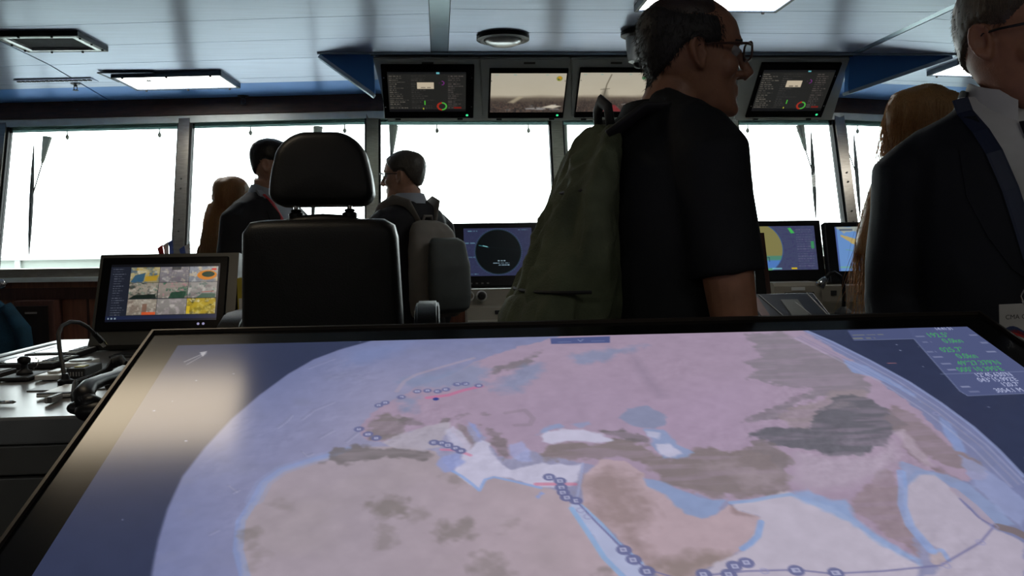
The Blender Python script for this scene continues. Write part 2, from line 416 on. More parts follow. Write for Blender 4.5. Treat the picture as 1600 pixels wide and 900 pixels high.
for i in range(len(MULL)-1):
    xa, xb = MULL[i]+0.047, MULL[i+1]-0.047
    if MULL[i] == -2.745: xa += 0.015
    if MULL[i+1] == -2.745: xb -= 0.015
    wn += 1
    m = MB(); m.loft([[P(xa, ZB, -0.004), P(xb, ZB, -0.004), P(xb, ZB, 0.004), P(xa, ZB, 0.004)], [P(xa, ZT, -0.004), P(xb, ZT, -0.004), P(xb, ZT, 0.004), P(xa, ZT, 0.004)]])
    wo = m.build('window_%d' % wn, GLASS); tag(wo, 'outward leaning wheelhouse window pane, overexposed daylight behind', kind='structure')
    m = MB(); m.loft([[P(xa, ZT-0.045, -0.014), P(xb, ZT-0.045, -0.014), P(xb, ZT-0.045, -0.012), P(xa, ZT-0.045, -0.012)], [P(xa, ZT, -0.014), P(xb, ZT, -0.014), P(xb, ZT, -0.012), P(xa, ZT, -0.012)]])
    m.build('sun_film', FILM, wo)
    for u_ in (0.33, 0.88) if wn < 6 else (0.12, 0.67):
        q = P(lerp(xa, xb, u_), ZT-0.07, 0.03)
        MB().lathe([(0.004, 0.03), (0.004, 0.012), (0.012, -0.002), (0.010, -0.014), (0.003, -0.022)], 10, T(*q)).build('spray_nozzle', mat('pale_nozzle', (0.12, 0.115, 0.10), rough=0.5) if 'pale_nozzle' not in MATS else MATS['pale_nozzle'], wo)
# brown post at the far left of the view
m = MB(); m.loft([[P(-2.86, ZB-0.05, -0.07), P(-2.765, ZB-0.05, -0.07), P(-2.765, ZB-0.05, -0.052), P(-2.86, ZB-0.05, -0.052)], [P(-2.86, ZT, -0.07), P(-2.765, ZT, -0.07), P(-2.765, ZT, -0.052), P(-2.86, ZT, -0.052)]])
o = m.build('trim_6', DWOOD); tag(o, 'dark wooden cover on the post at the left edge', kind='structure')

# ---- outside: sea, the bulwark and an unseen deck added to bounce daylight up
o = MB().box((0, 7.75, -0.2), (16, 2.8, 0.1)).build('bounce_deck', mat('bounce_deck_paint', (0.72, 0.74, 0.74), rough=0.6, var=0.06)); tag(o, 'unseen pale deck added outside to bounce daylight onto the ceiling', kind='structure')
o = MB().box((0, 1515, -30.5), (4000, 3000, 1)).build('sea', mat('hazy_sea', (0.14, 0.17, 0.16), rough=0.6, var=0.05, scale=0.05)); tag(o, 'pale hazy sea outside', kind='structure')
BUL = mat('white_bulwark_paint', (0.34, 0.37, 0.36), rough=0.5, var=0.04); BULP = mat('pale_green_bulwark', (0.25, 0.285, 0.26), rough=0.6, var=0.04)
m = MB(); m.box((0, 9.0, 0.55), (16, 0.06, 1.40)); o = m.build('bulwark', BULP); tag(o, 'pale green bulwark plating outside the windows', kind='structure')
MB().box((0, 9.0, 1.265), (16, 0.14, 0.03)).build('top_rail', BUL, o)
for k in range(-8, 9):
    MB().box((k*0.95-0.27, 8.955, 0.55), (0.05, 0.03, 1.40)).build('post', BUL, o)
# ================================================================== ceiling fittings
def ceil_at(x, y, drop=0.0):
    z = 2.3-drop
    for _ in range(6):
        p = at(x, y, Z=z); z = zc(p.x, p.y)-drop
    return at(x, y, Z=z)
LFRAME = mat('lamp_frame_blue_grey', (0.05, 0.08, 0.13), rough=0.4, var=0.05)
def ceiling_light(cx, cy, rot, label, mt=None, L=0.61, W=0.31, group='rectangular ceiling lamps'):
    z = zc(cx, cy); tilt = math.atan((zc(cx, cy+0.1)-zc(cx, cy-0.1))/0.2)
    t = thing('ceiling_light', label, 'ceiling light', T(cx, cy, z) @ RZ(rot) @ RX(tilt), group)
    fr = MB()
    for sx, sy, lx, ly in ((0, 1, L, 0.016), (0, -1, L, 0.016), (1, 0, 0.016, W), (-1, 0, 0.016, W)):
        fr.box((sx*(L/2-0.008), sy*(W/2-0.008), -0.014), (lx, ly, 0.03), bevel=0.002)
    fr.box((0, 0, -0.006), (L-0.03, W-0.03, 0.006))
    f = fr.build('frame', LFRAME, t)
    MB().box((0, 0, -0.018), (L-0.032, W-0.032, 0.010)).build('diffuser', mt or LAMPW, t)
    for a in (-0.4, 0, 0.4):
        for b in (-1, 1):
            MB().lathe([(0.006, -0.036), (0.007, -0.03), (0.007, -0.027)], 8, T(a*L, b*(W/2-0.008), 0)).build('catch', BLACKP, f)
    return t
a = ceil_at(192, 128, 0.03); b = ceil_at(342, 122, 0.03); c_ = ceil_at(360, 133, 0.03); d_ = ceil_at(217, 139, 0.03)
cen = (a+b+c_+d_)/4
ceiling_light(cen.x, cen.y, math.radians(-7), 'lit rectangular ceiling lamp above the left windows')
a = ceil_at(1451, 121, 0.03)
ceiling_light(a.x+0.30, a.y-0.13, math.radians(7), 'lit rectangular ceiling lamp beside the head of the suited man')
ceiling_light(1.132, 3.535, 0, 'lit rectangular ceiling lamp above the bald man')
ceiling_light(-0.90, 2.23, 0, 'warm rectangular ceiling lamp over the left end of the chart table', LAMPWARM)

for k, (x, y) in enumerate(((-0.9, -0.4), (1.13, -0.4), (-2.9, -0.4), (3.2, -0.4), (-0.9, -2.2), (1.13, -2.2))):  # extra lamps added behind the camera to lift the room's dark side
    ceiling_light(x, y, 0, 'unseen ceiling lamp added behind the chart table as fill light')

# dark square air grille with a white border
p0, p1_, p2_, p3_ = [ceil_at(x, y, 0.02) for x, y in ((-24, 57), (107, 54), (178, 78), (57, 82))]
cen = (p0+p1_+p2_+p3_)/4; wx = ((p1_-p0).length+(p2_-p3_).length)/2; wy = ((p3_-p0).length+(p2_-p1_).length)/2
t = thing('air_grille', 'dark square air grille with a white border in the left ceiling', 'grille', T(cen.x, cen.y, zc(cen.x, cen.y)) @ RZ(math.radians(-3)))
fr = MB()
for sx, sy, lx, ly in ((0, 1, wx, 0.02), (0, -1, wx, 0.02), (1, 0, 0.02, wy-0.04), (-1, 0, 0.02, wy-0.04)):
    fr.box((sx*(wx/2-0.01), sy*(wy/2-0.01), -0.012), (lx, ly, 0.024), bevel=0.002)
fr.build('outer_frame', BLACKP, t)
fr = MB(); ix, iy = wx-0.042, wy-0.042
for sx, sy, lx, ly in ((0, 1, ix, 0.022), (0, -1, ix, 0.022), (1, 0, 0.022, iy-0.044), (-1, 0, 0.022, iy-0.044)):
    fr.box((sx*(ix/2-0.011), sy*(iy/2-0.011), -0.014), (lx, ly, 0.02), bevel=0.002)
fr.build('white_border', mat('white_paint', (0.85, 0.87, 0.88), rough=0.2, metal=0.6), t)
MB().box((0, 0, -0.008), (ix-0.046, iy-0.046, 0.008)).build('mesh_panel', mat('black_mesh', (0.006, 0.007, 0.012), rough=0.8, bump=0.4, bscale=300), t)
for k in range(10):
    a = 2*PI*k/10
    MB().lathe([(0.005, -0.03), (0.006, -0.025), (0.006, -0.02)], 8, T((wx/2-0.01)*max(-1, min(1, 1.3*math.cos(a))), (wy/2-0.01)*max(-1, min(1, 1.3*math.sin(a))), 0)).build('screw', BLACKP, t)

# slot diffuser, hatch outline, sprinklers
a = ceil_at(25, 128, 0.01); b = ceil_at(145, 125, 0.01); cen = (a+b)/2
t = thing('slot_diffuser', 'long narrow slot diffuser in the left ceiling', 'air vent', T(cen.x, cen.y, zc(cen.x, cen.y)) @ RZ(math.radians(-7)))
Ls = (b-a).length
MB().box((0, 0.02, -0.004), (Ls, 0.09, 0.008), bevel=0.002).build('plate', CEIL, t)
for k in range(16):
    MB().box((-Ls/2+0.02+(Ls-0.04)*k/15, 0.0, -0.010), (Ls/24, 0.02, 0.006)).build('slot', BLACKP, t)
q = [ceil_at(x, y) for x, y in ((158, 115), (232, 113), (268, 125), (192, 128))]
cen = sum(q, Vector())/4; t = thing('ceiling_hatch', 'flush square access hatch in the ceiling behind the left lamp', 'hatch', T(cen.x, cen.y, zc(cen.x, cen.y)) @ RZ(math.radians(-4)))
MB().box((0, 0, -0.002), (0.27, 0.27, 0.006)).build('lid', CEIL, t)
fr = MB()
for sx, sy, lx, ly in ((0, 1, 0.30, 0.012), (0, -1, 0.30, 0.012), (1, 0, 0.012, 0.30), (-1, 0, 0.012, 0.30)):
    fr.box((sx*0.144, sy*0.144, -0.003), (lx, ly, 0.006))
fr.build('rim', LFRAME, t)
SPR = mat('sprinkler_brass_grey', (0.10, 0.11, 0.12), rough=0.3, metal=0.8)
def sprinkler(x, y, label, big=1.0):
    p = ceil_at(x, y, 0.02)
    t = thing('sprinkler_head', label, 'sprinkler', T(p.x, p.y, zc(p.x, p.y)), 'ceiling sprinklers')
    MB().lathe([(0.026*big, 0), (0.026*big, -0.003), (0.010*big, -0.010), (0.008*big, -0.018)], 16).build('rosette', SPR, t)
    MB().tube([(-0.008*big, 0, -0.017), (-0.010*big, 0, -0.03*big), (0, 0, -0.038*big), (0.010*big, 0, -0.03*big), (0.008*big, 0, -0.017)], 0.002, 6).build('yoke', SPR, t)
    MB().lathe([(0.015*big, -0.040*big), (0.016*big, -0.037*big)], 12).build('deflector', SPR, t)
sprinkler(118, 136, 'small sprinkler head beside the slot diffuser')
sprinkler(232, 121, 'small sprinkler head behind the left lit lamp')
sprinkler(122, 164, 'dark sprinkler head low by the left wooden fascia', 1.3)
sprinkler(380, 155, 'dark sprinkler head by the fascia above the man behind the chair', 1.3)

# round ceiling lamp (off) in front of the monitor row
p = ceil_at(786, 66, 0.03)
t = thing('round_ceiling_lamp', 'round flush ceiling lamp with dark rim above the second monitor', 'ceiling light', T(p.x, p.y, 2.30))
MB().lathe([(0.105, 0), (0.125, -0.004), (0.125, -0.020), (0.108, -0.026), (0.095, -0.022)], 32).build('rim', BLACKP, t, auto=35)
MB().lathe([(0.094, -0.020), (0.085, -0.034), (0.06, -0.044), (0.02, -0.048), (0.002, -0.049)], 32).build('glass', mat('frosted_lamp_glass', (0.85, 0.90, 0.93), rough=0.2, metal=0.3), t, smooth=True)
# dome camera behind the bald man's head
p = ceil_at(1000, 64, 0.05)
t = thing('dome_camera', 'white cylinder camera with black cap hanging behind the bald head', 'camera', T(p.x-0.005, p.y, 2.295))
MB().lathe([(0.03, 0), (0.085, -0.004), (0.085, -0.022), (0.07, -0.03)], 28).build('base_cap', BLACKP, t, auto=35)
MB().lathe([(0.062, -0.03), (0.058, -0.09), (0.05, -0.14), (0.03, -0.148)], 28).build('housing', mat('translucent_white', (0.62, 0.66, 0.68), rough=0.25), t, auto=35)
MB().lathe([(0.028, -0.148), (0.022, -0.166), (0.004, -0.172)], 20).build('lens', BLACKP, t, smooth=True)

# ================================================================== overhead monitor row
YA, ZA, YB_, ZB_ = 4.60, 2.285, 4.90, 2.0
FV = Vector((0, YA-YB_, ZA-ZB_)).normalized()          # up along the tilted face
FO = Vector((0, YB_, ZB_)); FN = Vector((1, 0, 0)).cross(FV)
def face(x, y):
    p = on_plane(x, y, FO, FN); return p.x, (p-FO).dot(FV)
HOUS = mat('monitor_housing_grey', (0.60, 0.64, 0.62), rough=0.42, var=0.06)
def scr_data(W, H, seed):
    c = Canvas(W, H, 150, (38, 38, 36)); rs = random.Random(seed)
    c.rect(0, 0, W, H*0.05, (24, 25, 26)); c.rect(W*0.62, 0.01*H, W*0.66, 0.045*H, (110, 190, 200))
    c.rect(0, H*0.94, W, H, (18, 18, 20))
    for k in range(17):
        y = H*(0.09+0.05*k)
        c.words(W*0.02, y, W*rs.uniform(0.10, 0.26), H*0.018, (125, 118, 108), 0.8, seed+k)
        c.words(W*0.30, y, W*rs.uniform(0.34, 0.60), H*0.016, (95, 90, 86), 0.5, seed+40+k)
        c.words(W*0.77, y, W*rs.uniform(0.84, 0.97), H*0.018, (120, 108, 104), 0.7, seed+80+k)
    c.rect(W*0.37, H*0.25, W*0.59, H*0.41, (205, 190, 165)); c.words(W*0.42, H*0.37, W*0.55, H*0.025, (90, 85, 75), 0.8, 5)
    c.rect(W*0.745, H*0.06, W*0.75, H*0.92, (60, 60, 58))
    c.ring((W*0.69, H*0.27), W*0.028, W*0.008, (150, 50, 160)); c.rect(W*0.66, H*0.2, W*0.69, H*0.34, (38, 38, 36))
    c.ring((W*0.69, H*0.86), W*0.055, W*0.018, (170, 45, 30)); c.ring((W*0.69, H*0.86), W*0.055, W*0.018, (70, 190, 70), 1.0)
    m = ((c.X < W*0.685) & (np.hypot(c.X-W*0.69, c.Y-H*0.86) < W*0.068) & (np.hypot(c.X-W*0.69, c.Y-H*0.86) > W*0.044)).astype(float); c.blend(m, (165, 45, 30))
    c.rect(W*0.46, H*0.72, W*0.475, H*0.82, (80, 190, 60)); c.rect(W*0.44, H*0.90, W*0.455, H*0.94, (180, 180, 60)); c.rect(W*0.84, H*0.88, W*0.94, H*0.92, (120, 30, 25))
    return c
def scr_cam(W, H, seed):
    c = Canvas(W, H, 150, (196, 186, 164)); f = c.fuzz(3, 4, seed); g = c.fuzz(26, 16, seed+1); g2 = c.fuzz(60, 30, seed+2)
    c.blend(np.clip(1-c.Y/H*1.7, 0, 1)*0.35, (168, 166, 156)); c.blend(f*0.22, (220, 212, 195))
    c.blend(np.clip((c.Y-H*(0.52+0.05*f))/(0.10*H), 0, 1)*0.9, (112, 100, 86))
    c.blend(np.clip((c.Y-H*0.60)/(0.14*H), 0, 1)*(0.55+0.45*g), (66, 56, 52)); c.blend(np.clip((c.Y-H*0.6)/(0.3*H), 0, 1)*np.clip((g2-0.5)*4, 0, 1)*0.6, (36, 34, 38)); c.blend(np.clip((c.Y-H*0.62)/(0.3*H), 0, 1)*np.clip((0.42-g2)*5, 0, 1)*0.6, (120, 92, 80))
    rs = random.Random(seed)
    for k in range(9):
        x, y = rs.uniform(0.0, 0.9)*W, rs.uniform(0.78, 0.93)*H; w2 = rs.uniform(0.03, 0.13)*W; h2 = rs.uniform(0.015, 0.035)*H
        c.poly([(x, y), (x+w2, y-h2*0.4), (x+w2*1.1, y+h2), (x+0.01*W, y+h2)], (rs.choice([200, 160, 110]),)*3, 0.6, soft=0.02*W)
    if seed % 2 == 0:
        c.poly([(W*0.24, H*0.74), (W*0.38, H*0.58), (W*0.44, H*0.60), (W*0.32, H*0.76)], (190, 178, 150), 0.75, soft=0.03*W)
        c.poly([(W*0.70, H*0.87), (W*0.84, H*0.80), (W*0.97, H*0.84), (W*0.86, H*0.90)], (228, 218, 198), 0.9, soft=0.02*W)
        c.disc((W*0.91, H*0.13), W*0.04, (150, 150, 60)); c.disc((W*0.915, H*0.11), W*0.022, (205, 150, 40)); c.disc((W*0.90, H*0.15), W*0.012, (60, 90, 60))
    else:
        c.line([(W*0.46, H*0.05), (W*0.41, H*0.3), (W*0.39, H*0.62)], W*0.022, (120, 112, 96), 0.8); c.line([(W*0.33, H*0.42), (W*0.46, H*0.40)], W*0.012, (110, 104, 92), 0.8)
        c.poly([(W*0.33, H*0.62), (W*0.38, H*0.4), (W*0.42, H*0.4), (W*0.46, H*0.64)], (96, 90, 78), 0.55, soft=0.05*W); c.poly([(W*0.34, H*0.98), (W*0.42, H*0.84), (W*0.58, H*0.82), (W*0.7, H)], (140, 46, 52), 0.8, soft=0.02*W)
        c.disc((W*0.95, H*0.13), W*0.03, (90, 140, 100))
    for x in (0.05, 0.3, 0.72): c.words(W*x, H*0.03, W*(x+0.05), H*0.02, (110, 170, 165), 0.6, seed+int(x*10))
    return c
def overhead(ix, corners, bez, scrn, draw, label):
    """corners: housing left/right at top and bottom in the face; bez, scrn: pixel boxes"""
    (xl0, xr0), (xl1, xr1) = corners
    u0, v0 = face(bez[0], bez[3]); u1, v1 = face(bez[2], bez[1]); cu, cv = (u0+u1)/2, (v0+v1)/2
    Mx = frame(FO + Vector((1, 0, 0))*cu + FV*cv, (1, 0, 0), FV)
    t = thing('overhead_monitor', label, 'monitor', Mx, 'monitors in the overhead row')
    vb, vt = face((xl0+xl1)/2, 187)[1], face((xl0+xl1)/2, 89)[1]
    a0, a1 = face(xl1, 187)[0]-cu, face(xr1, 187)[0]-cu; b0, b1 = face(xl0, 89)[0]-cu, face(xr0, 89)[0]-cu
    h = MB(); h.loft([[(a0, vb-cv, -0.01), (a1, vb-cv, -0.01), (b1, vt-cv, -0.01), (b0, vt-cv, -0.01)], [(a0, vb-cv, 0.012), (a1, vb-cv, 0.012), (b1, vt-cv, 0.012), (b0, vt-cv, 0.012)]])
    es = list(h.bm.edges); bmesh.ops.bevel(h.bm, geom=es, offset=0.006, segments=2, affect='EDGES')
    ho = h.build('housing', HOUS, t)
    bw, bh = u1-u0, v1-v0
    MB().box((0, 0, 0.017), (bw, bh, 0.016), bevel=0.004).build('bezel', BEZEL, t)
    s0, s1 = face(scrn[0], scrn[3]), face(scrn[2], scrn[1]); W, H = s1[0]-s0[0], s1[1]-s0[1]
    draw(W, H).object('screen', SCR, t, T((s0[0]+s1[0])/2-cu, (s0[1]+s1[1])/2-cv, 0.026))
    MB().ell((bw/2-0.035, -bh/2+0.022, 0.0255), (0.007, 0.007, 0.002), 12, 6).build('power_led', LEDG, t)
    for sx in (-0.35, 0.35):
        MB().box((sx*bw, vb-cv+0.012, 0.013), (0.03, 0.010, 0.006), bevel=0.002).build('latch', BLACKP, t)
    for sx in (-1, 1):
        for sy in (-0.55, 0.55): MB().ell((sx*(bw/2-0.012), sy*bh/2, 0.025), (0.004, 0.004, 0.002), 8, 4).build('screw', CHROME, t)
    MB().box((0, vt-cv-0.028, 0.012), (0.06, 0.012, 0.003)).build('maker_plate', DGREYP, t)
overhead(0, ((583, 749), (606, 753)), (601, 98, 741, 181), (609, 108, 728, 170), lambda W, H: scr_data(W, H, 11), 'dark data monitor at the left end of the overhead row')
overhead(1, ((750, 891), (754, 892)), (762, 104, 888, 181), (765, 110, 885, 171), lambda W, H: scr_cam(W, H, 22), 'overhead monitor with a deck camera picture and yellow dial, second from left')
overhead(2, ((892, 1018), (893, 1018)), (896, 103, 1017, 180), (899, 109, 1012, 170), lambda W, H: scr_cam(W, H, 33), 'overhead monitor with a mast in its camera picture, partly behind the bald man')
overhead(3, ((1019, 1152), (1019, 1146)), (1024, 102, 1146, 180), (1027, 108, 1140, 170), lambda W, H: scr_cam(W, H, 44), 'overhead monitor almost hidden behind the bald man\'s face')
overhead(4, ((1153, 1328), (1147, 1299)), (1163, 95, 1314, 180), (1172, 105, 1304, 169), lambda W, H: scr_data(W, H, 55), 'dark data monitor at the right end of the overhead row')
# the box behind the faces, the gusset wings and the ceiling edge strip
t = thing('monitor_canopy', 'grey overhead canopy with blue gusset wings carrying the monitor row', 'canopy', T(0.9, 4.9, 2.0))
MX = T(-0.9, -4.9, -2.0)
xl, xr = face(583, 89)[0], face(1328, 89)[0]; yl, yr = face(606, 187)[0], face(1299, 187)[0]
m = MB(MX); e = 0.02
m.loft([[(yl, YB_+e, ZB_), (yr, YB_+e, ZB_), (yr, 5.45, ZB_+0.105), (yl, 5.45, ZB_+0.105)], [(xl, YA+e, ZA), (xr, YA+e, ZA), (xr, 5.45, ZA), (xl, 5.45, ZA)]])
m.build('box', HOUS, t)
m = MB(MX); m.box(((xl+xr)/2, YA-0.005, 2.292), (xr-xl+0.02, 0.02, 0.014)); m.build('dark_lip', JOINT, t)
wl = at(500, 88, Y=YA).x; wr = at(1487, 84, Y=YA).x
zl = at(585, 146, Y=YA).z; zr = at(1318, 143, Y=YA+0.02).z
m = MB(MX)
m.loft([[(wl, YA+0.0, 2.292), (xl, YA+0.0, 2.292), (xl+0.004, YA, zl)], [(wl, YA+0.06, 2.292), (xl, YA+0.06, 2.292), (xl+0.004, YA+0.06, zl)]]); m.build('gusset', CBLUE, t)
m = MB(MX); m.loft([[(xr, YA, 2.292), (wr, YA, 2.292), (xr-0.01, YA, zr)], [(xr, YA+0.05, 2.292), (wr, YA+0.05, 2.292), (xr-0.01, YA+0.05, zr)]]); m.build('gusset', CBLUE, t)
for sx, (xa, za), (xb, zb) in ((-1, (wl, 2.292), (xl+0.004, zl)), (1, (wr, 2.292), (xr-0.01, zr))):
    m = MB(MX); d = Vector((xb-xa, 0, zb-za)).normalized(); nn = Vector((-d.z, 0, d.x)); nn = nn if nn.z < 0 else -nn
    A, B = Vector((xa, YA-0.004, za)), Vector((xb, YA-0.004, zb)); q = nn*0.018; yv = Vector((0, 0.075, 0))
    m.loft([[A, A+q, A+q+yv, A+yv], [B, B+q, B+q+yv, B+yv]]); m.build('gusset_trim', CTRIM, t)
m = MB(MX); m.box((1.1, YA-0.022, 2.292), (at(1500, 84, Y=YA).x-at(500, 86, Y=YA).x, 0.012, 0.010)); m.build('edge_strip', CTRIM, t)
# ================================================================== chart table with the big display
TT = math.radians(18.673); TO = Vector((0.2207, 1.3297, 1.1639)); TW, TH = 1.21, 0.68
TU, TV = Vector((1, 0, 0)), Vector((0, math.cos(TT), math.sin(TT))); TN = TU.cross(TV)
TM = frame(TO - TV*(TH/2), TU, TV)                       # centre of the screen
def tpx(x, y):
    """photograph point -> metres on the screen (right, down)"""
    p = on_plane(x, y, TO, TN) - TO; return (p.dot(TU)+TW/2, -p.dot(TV))
table = thing('chart_table', 'large tilted chart table display showing a globe of Europe, Africa and Asia', 'display table', T(TO.x, 1.0, 0))
LM = T(-TO.x, -1.0, 0) @ TM                               # screen frame in the table's own space
BZ = 0.047
GLOSSB = mat('black_glass_bezel', (0.005, 0.005, 0.005), rough=0.15, spec=0.5, var=0.1)
for nm, c, s in (('far', (0, TH/2+BZ/2, -0.0085), (TW+2*BZ, BZ, 0.017)), ('near', (0, -TH/2-BZ/2, -0.0085), (TW+2*BZ, BZ, 0.017)),
                 ('l', (-TW/2-BZ/2, 0, -0.0085), (BZ, TH, 0.017)), ('r', (TW/2+BZ/2, 0, -0.0085), (BZ, TH, 0.017))):
    MB(LM).box(c, s).build('bezel', GLOSSB, table)
m = MB(LM); e = 0.004; zz = -0.006
for c, s in (((0, TH/2+BZ+e/2, zz), (TW+2*BZ+2*e, e, 0.022)), ((0, -TH/2-BZ-e/2, zz), (TW+2*BZ+2*e, e, 0.022)), ((-TW/2-BZ-e/2, 0, zz), (e, TH+2*BZ, 0.022)), ((TW/2+BZ+e/2, 0, zz), (e, TH+2*BZ, 0.022))): m.box(c, s)
m.build('edge_trim', mat('dark_bronze_trim', (0.06, 0.05, 0.04), rough=0.35, metal=0.6), table)
MB(LM).box((0, 0, -0.045), (TW+2*BZ, TH+2*BZ, 0.05), bevel=0.004).build('housing', MATTE, table)
m = MB(T(-TO.x, -1.0, 0)); x0, x1 = TO.x-0.45, TO.x+0.45
m.loft([[(x0, 0.72, 0.02), (x1, 0.72, 0.02), (x1, 1.30, 0.02), (x0, 1.30, 0.02)], [(x0-0.08, 0.70, 0.86), (x1+0.08, 0.70, 0.86), (x1+0.08, 1.33, 1.07), (x0-0.08, 1.33, 1.07)]])
m.build('pedestal', DGREYP, table)
MB(T(-TO.x, -1.0, 0)).box((TO.x, 1.01, 0.012), (0.86, 0.54, 0.024)).build('plinth', MATTE, table)

# ---- the map, traced in the screen's own metres
c = Canvas(TW, TH, 760, (44, 53, 82))
def tp(P): return [tpx(*p) for p in P]
n1 = c.fuzz(10, 6, 1, 5); n2 = c.fuzz(30, 18, 2, 4); n3 = c.fuzz(80, 45, 3, 3)
# stars
rs = random.Random(4)
for k in range(70):
    x, y = rs.uniform(0, TW), rs.uniform(0, TH); c.disc((x, y), rs.uniform(0.0006, 0.0014), (170, 185, 215), rs.uniform(0.4, 0.9))
globe = tp([(236, 905), (240, 880), (247, 845), (262, 795), (285, 745), (320, 700), (362, 655), (405, 618), (450, 585), (490, 562), (530, 547), (590, 530), (900, 505), (1240, 508), (1300, 534), (1360, 564), (1420, 597), (1470, 630), (1520, 667), (1560, 703), (1600, 745), (1640, 800), (1680, 905)]) + [(TW*1.1, TH), (tpx(236, 905)[0]-0.01, TH)]
c.poly(globe, (108, 118, 158), 1.0, soft=0.004)
inner = c.sd(globe); g = np.clip(-inner/0.25, 0, 1)
c.blend(np.clip(g*1.0, 0, 0.62)*(inner < 0), (154, 149, 172))
c.blend((inner < 0)*np.clip((-inner-0.02)/0.2, 0, 1)*0.30*np.clip((n1-0.35)*2, 0, 1), (170, 165, 180))
# sea ridges of the Atlantic
c.blend((inner < 0)*0.30*np.clip((n2-0.60)*5, 0, 1), (120, 125, 150))
relief = c.fuzz(95, 55, 7, 3); emb = relief - np.roll(np.roll(relief, 2, 0), 2, 1)
PINK = (160, 138, 156); SAND = (160, 147, 152); BROWN = (124, 114, 108); SEAW = (186, 184, 202); CY = (128, 150, 188); LB = (130, 146, 200)
nzz = 0.45*n2+0.3*n3+0.25*c.fuzz(150, 90, 11, 2); streak = c.fuzz(26, 80, 13, 3)
def pg(P, col, a=0.95, soft=0.004, rough=0.010, tex=0.0):
    d = c.sd(tp(P)) + (nzz-0.5)*rough*2.2
    c.blend(a*np.clip(0.5-d/soft, 0, 1)*(1-tex*np.clip((streak-0.42)*4, 0, 1)), col)
def sl(P, w, col, a): c.line(tp(P), w, col, a)
# land of Europe and Asia
pg([(566, 672), (578, 650), (600, 636), (622, 624), (650, 606), (690, 590), (730, 572), (780, 552), (840, 535), (900, 520), (1000, 505), (1235, 505), (1300, 545), (1370, 590), (1430, 635), (1480, 685), (1530, 730), (1548, 742), (1530, 752), (1495, 752), (1460, 738), (1430, 735), (1412, 755), (1408, 790), (1420, 830), (1436, 873), (1415, 868), (1375, 842), (1335, 815), (1318, 790), (1290, 785), (1255, 775), (1200, 780), (1142, 787), (1113, 782), (1055, 764), (1010, 755), (960, 740), (911, 726), (890, 722), (845, 712), (825, 705), (800, 720), (780, 715), (760, 690), (742, 668), (728, 665), (735, 690), (742, 706), (728, 704), (708, 672), (690, 662), (650, 672), (622, 682), (600, 690), (575, 684)], PINK, 0.95, 0.004, 0.012)
pg([(960, 700), (1000, 640), (1100, 600), (1180, 600), (1170, 690), (1100, 700), (1040, 690)], (166, 142, 166), 0.6, 0.08)
pg([(800, 640), (900, 600), (1000, 580), (1000, 640), (900, 680), (840, 670)], (160, 138, 160), 0.5, 0.08)
# Africa
afr = [(384, 905), (372, 860), (376, 815), (398, 782), (412, 755), (440, 735), (480, 722), (515, 712), (545, 702), (600, 698), (650, 700), (680, 706), (705, 738), (722, 744), (738, 756), (749, 765), (757, 748), (770, 744), (795, 748), (820, 756), (840, 761), (862, 764), (882, 772), (893, 792), (918, 829), (944, 869), (971, 896), (976, 905)]
pg(afr, SAND, 0.97, 0.004, 0.008)
afm = np.clip(0.5-c.sd(tp(afr))/0.004, 0, 1)
c.blend(afm*np.clip((c.X-tpx(560, 800)[0])/0.30, 0, 1)*0.75, (184, 160, 162))
c.blend(afm*np.clip((n1-0.50)*4, 0, 1)*0.30, (146, 136, 132)); c.blend(afm*np.clip((n2-0.56)*5, 0, 1)*0.22, (172, 158, 160))
c.line(tp(afr[:9]), 0.010, (120, 148, 200), 0.5); c.line(tp(afr[3:8]), 0.020, (132, 150, 192), 0.3)
for P, a in (([(580, 792), (600, 776), (625, 780), (640, 792), (632, 804), (608, 806), (590, 806)], 0.75), ([(640, 796), (655, 790), (662, 805), (645, 812)], 0.4), ([(688, 822), (702, 828), (718, 820), (732, 822), (722, 842), (705, 846), (692, 838)], 0.65), ([(790, 815), (805, 812), (806, 826), (792, 830)], 0.35), ([(600, 828), (614, 826), (612, 850), (602, 850)], 0.45), ([(388, 838), (402, 832), (408, 845), (396, 856)], 0.6), ([(398, 862), (412, 858), (410, 880), (398, 880)], 0.45), ([(745, 872), (775, 866), (780, 890), (800, 905), (745, 905)], 0.5), ([(430, 790), (450, 786), (446, 796)], 0.3), ([(700, 745), (712, 745), (710, 750)], 0.4), ([(940, 880), (960, 890), (970, 905), (945, 905)], 0.7)):
    pg(P, (124, 116, 108), a, 0.016, 0.03)
# Arabia
ara = [(913, 740), (940, 718), (976, 720), (1002, 740), (1011, 758), (1042, 773), (1055, 789), (1078, 802), (1095, 809), (1118, 804), (1138, 787), (1153, 798), (1187, 807), (1189, 820), (1171, 849), (1144, 869), (1100, 891), (1078, 905), (1029, 905), (1002, 878), (967, 847), (940, 816), (909, 790), (907, 767)]
pg(ara, (178, 154, 156), 0.97, 0.003, 0.006)
pg([(915, 745), (950, 735), (985, 755), (1005, 790), (1000, 840), (1020, 880), (1000, 872), (960, 835), (925, 798), (912, 775)], (142, 122, 116), 0.75, 0.03, 0.03)
pg([(1010, 890), (1060, 872), (1110, 866), (1140, 868), (1100, 890), (1078, 905), (1029, 905)], (138, 122, 112), 0.8, 0.02, 0.02)
pg([(1140, 788), (1155, 800), (1180, 806), (1160, 808), (1145, 802)], (140, 118, 114), 0.7, 0.008)
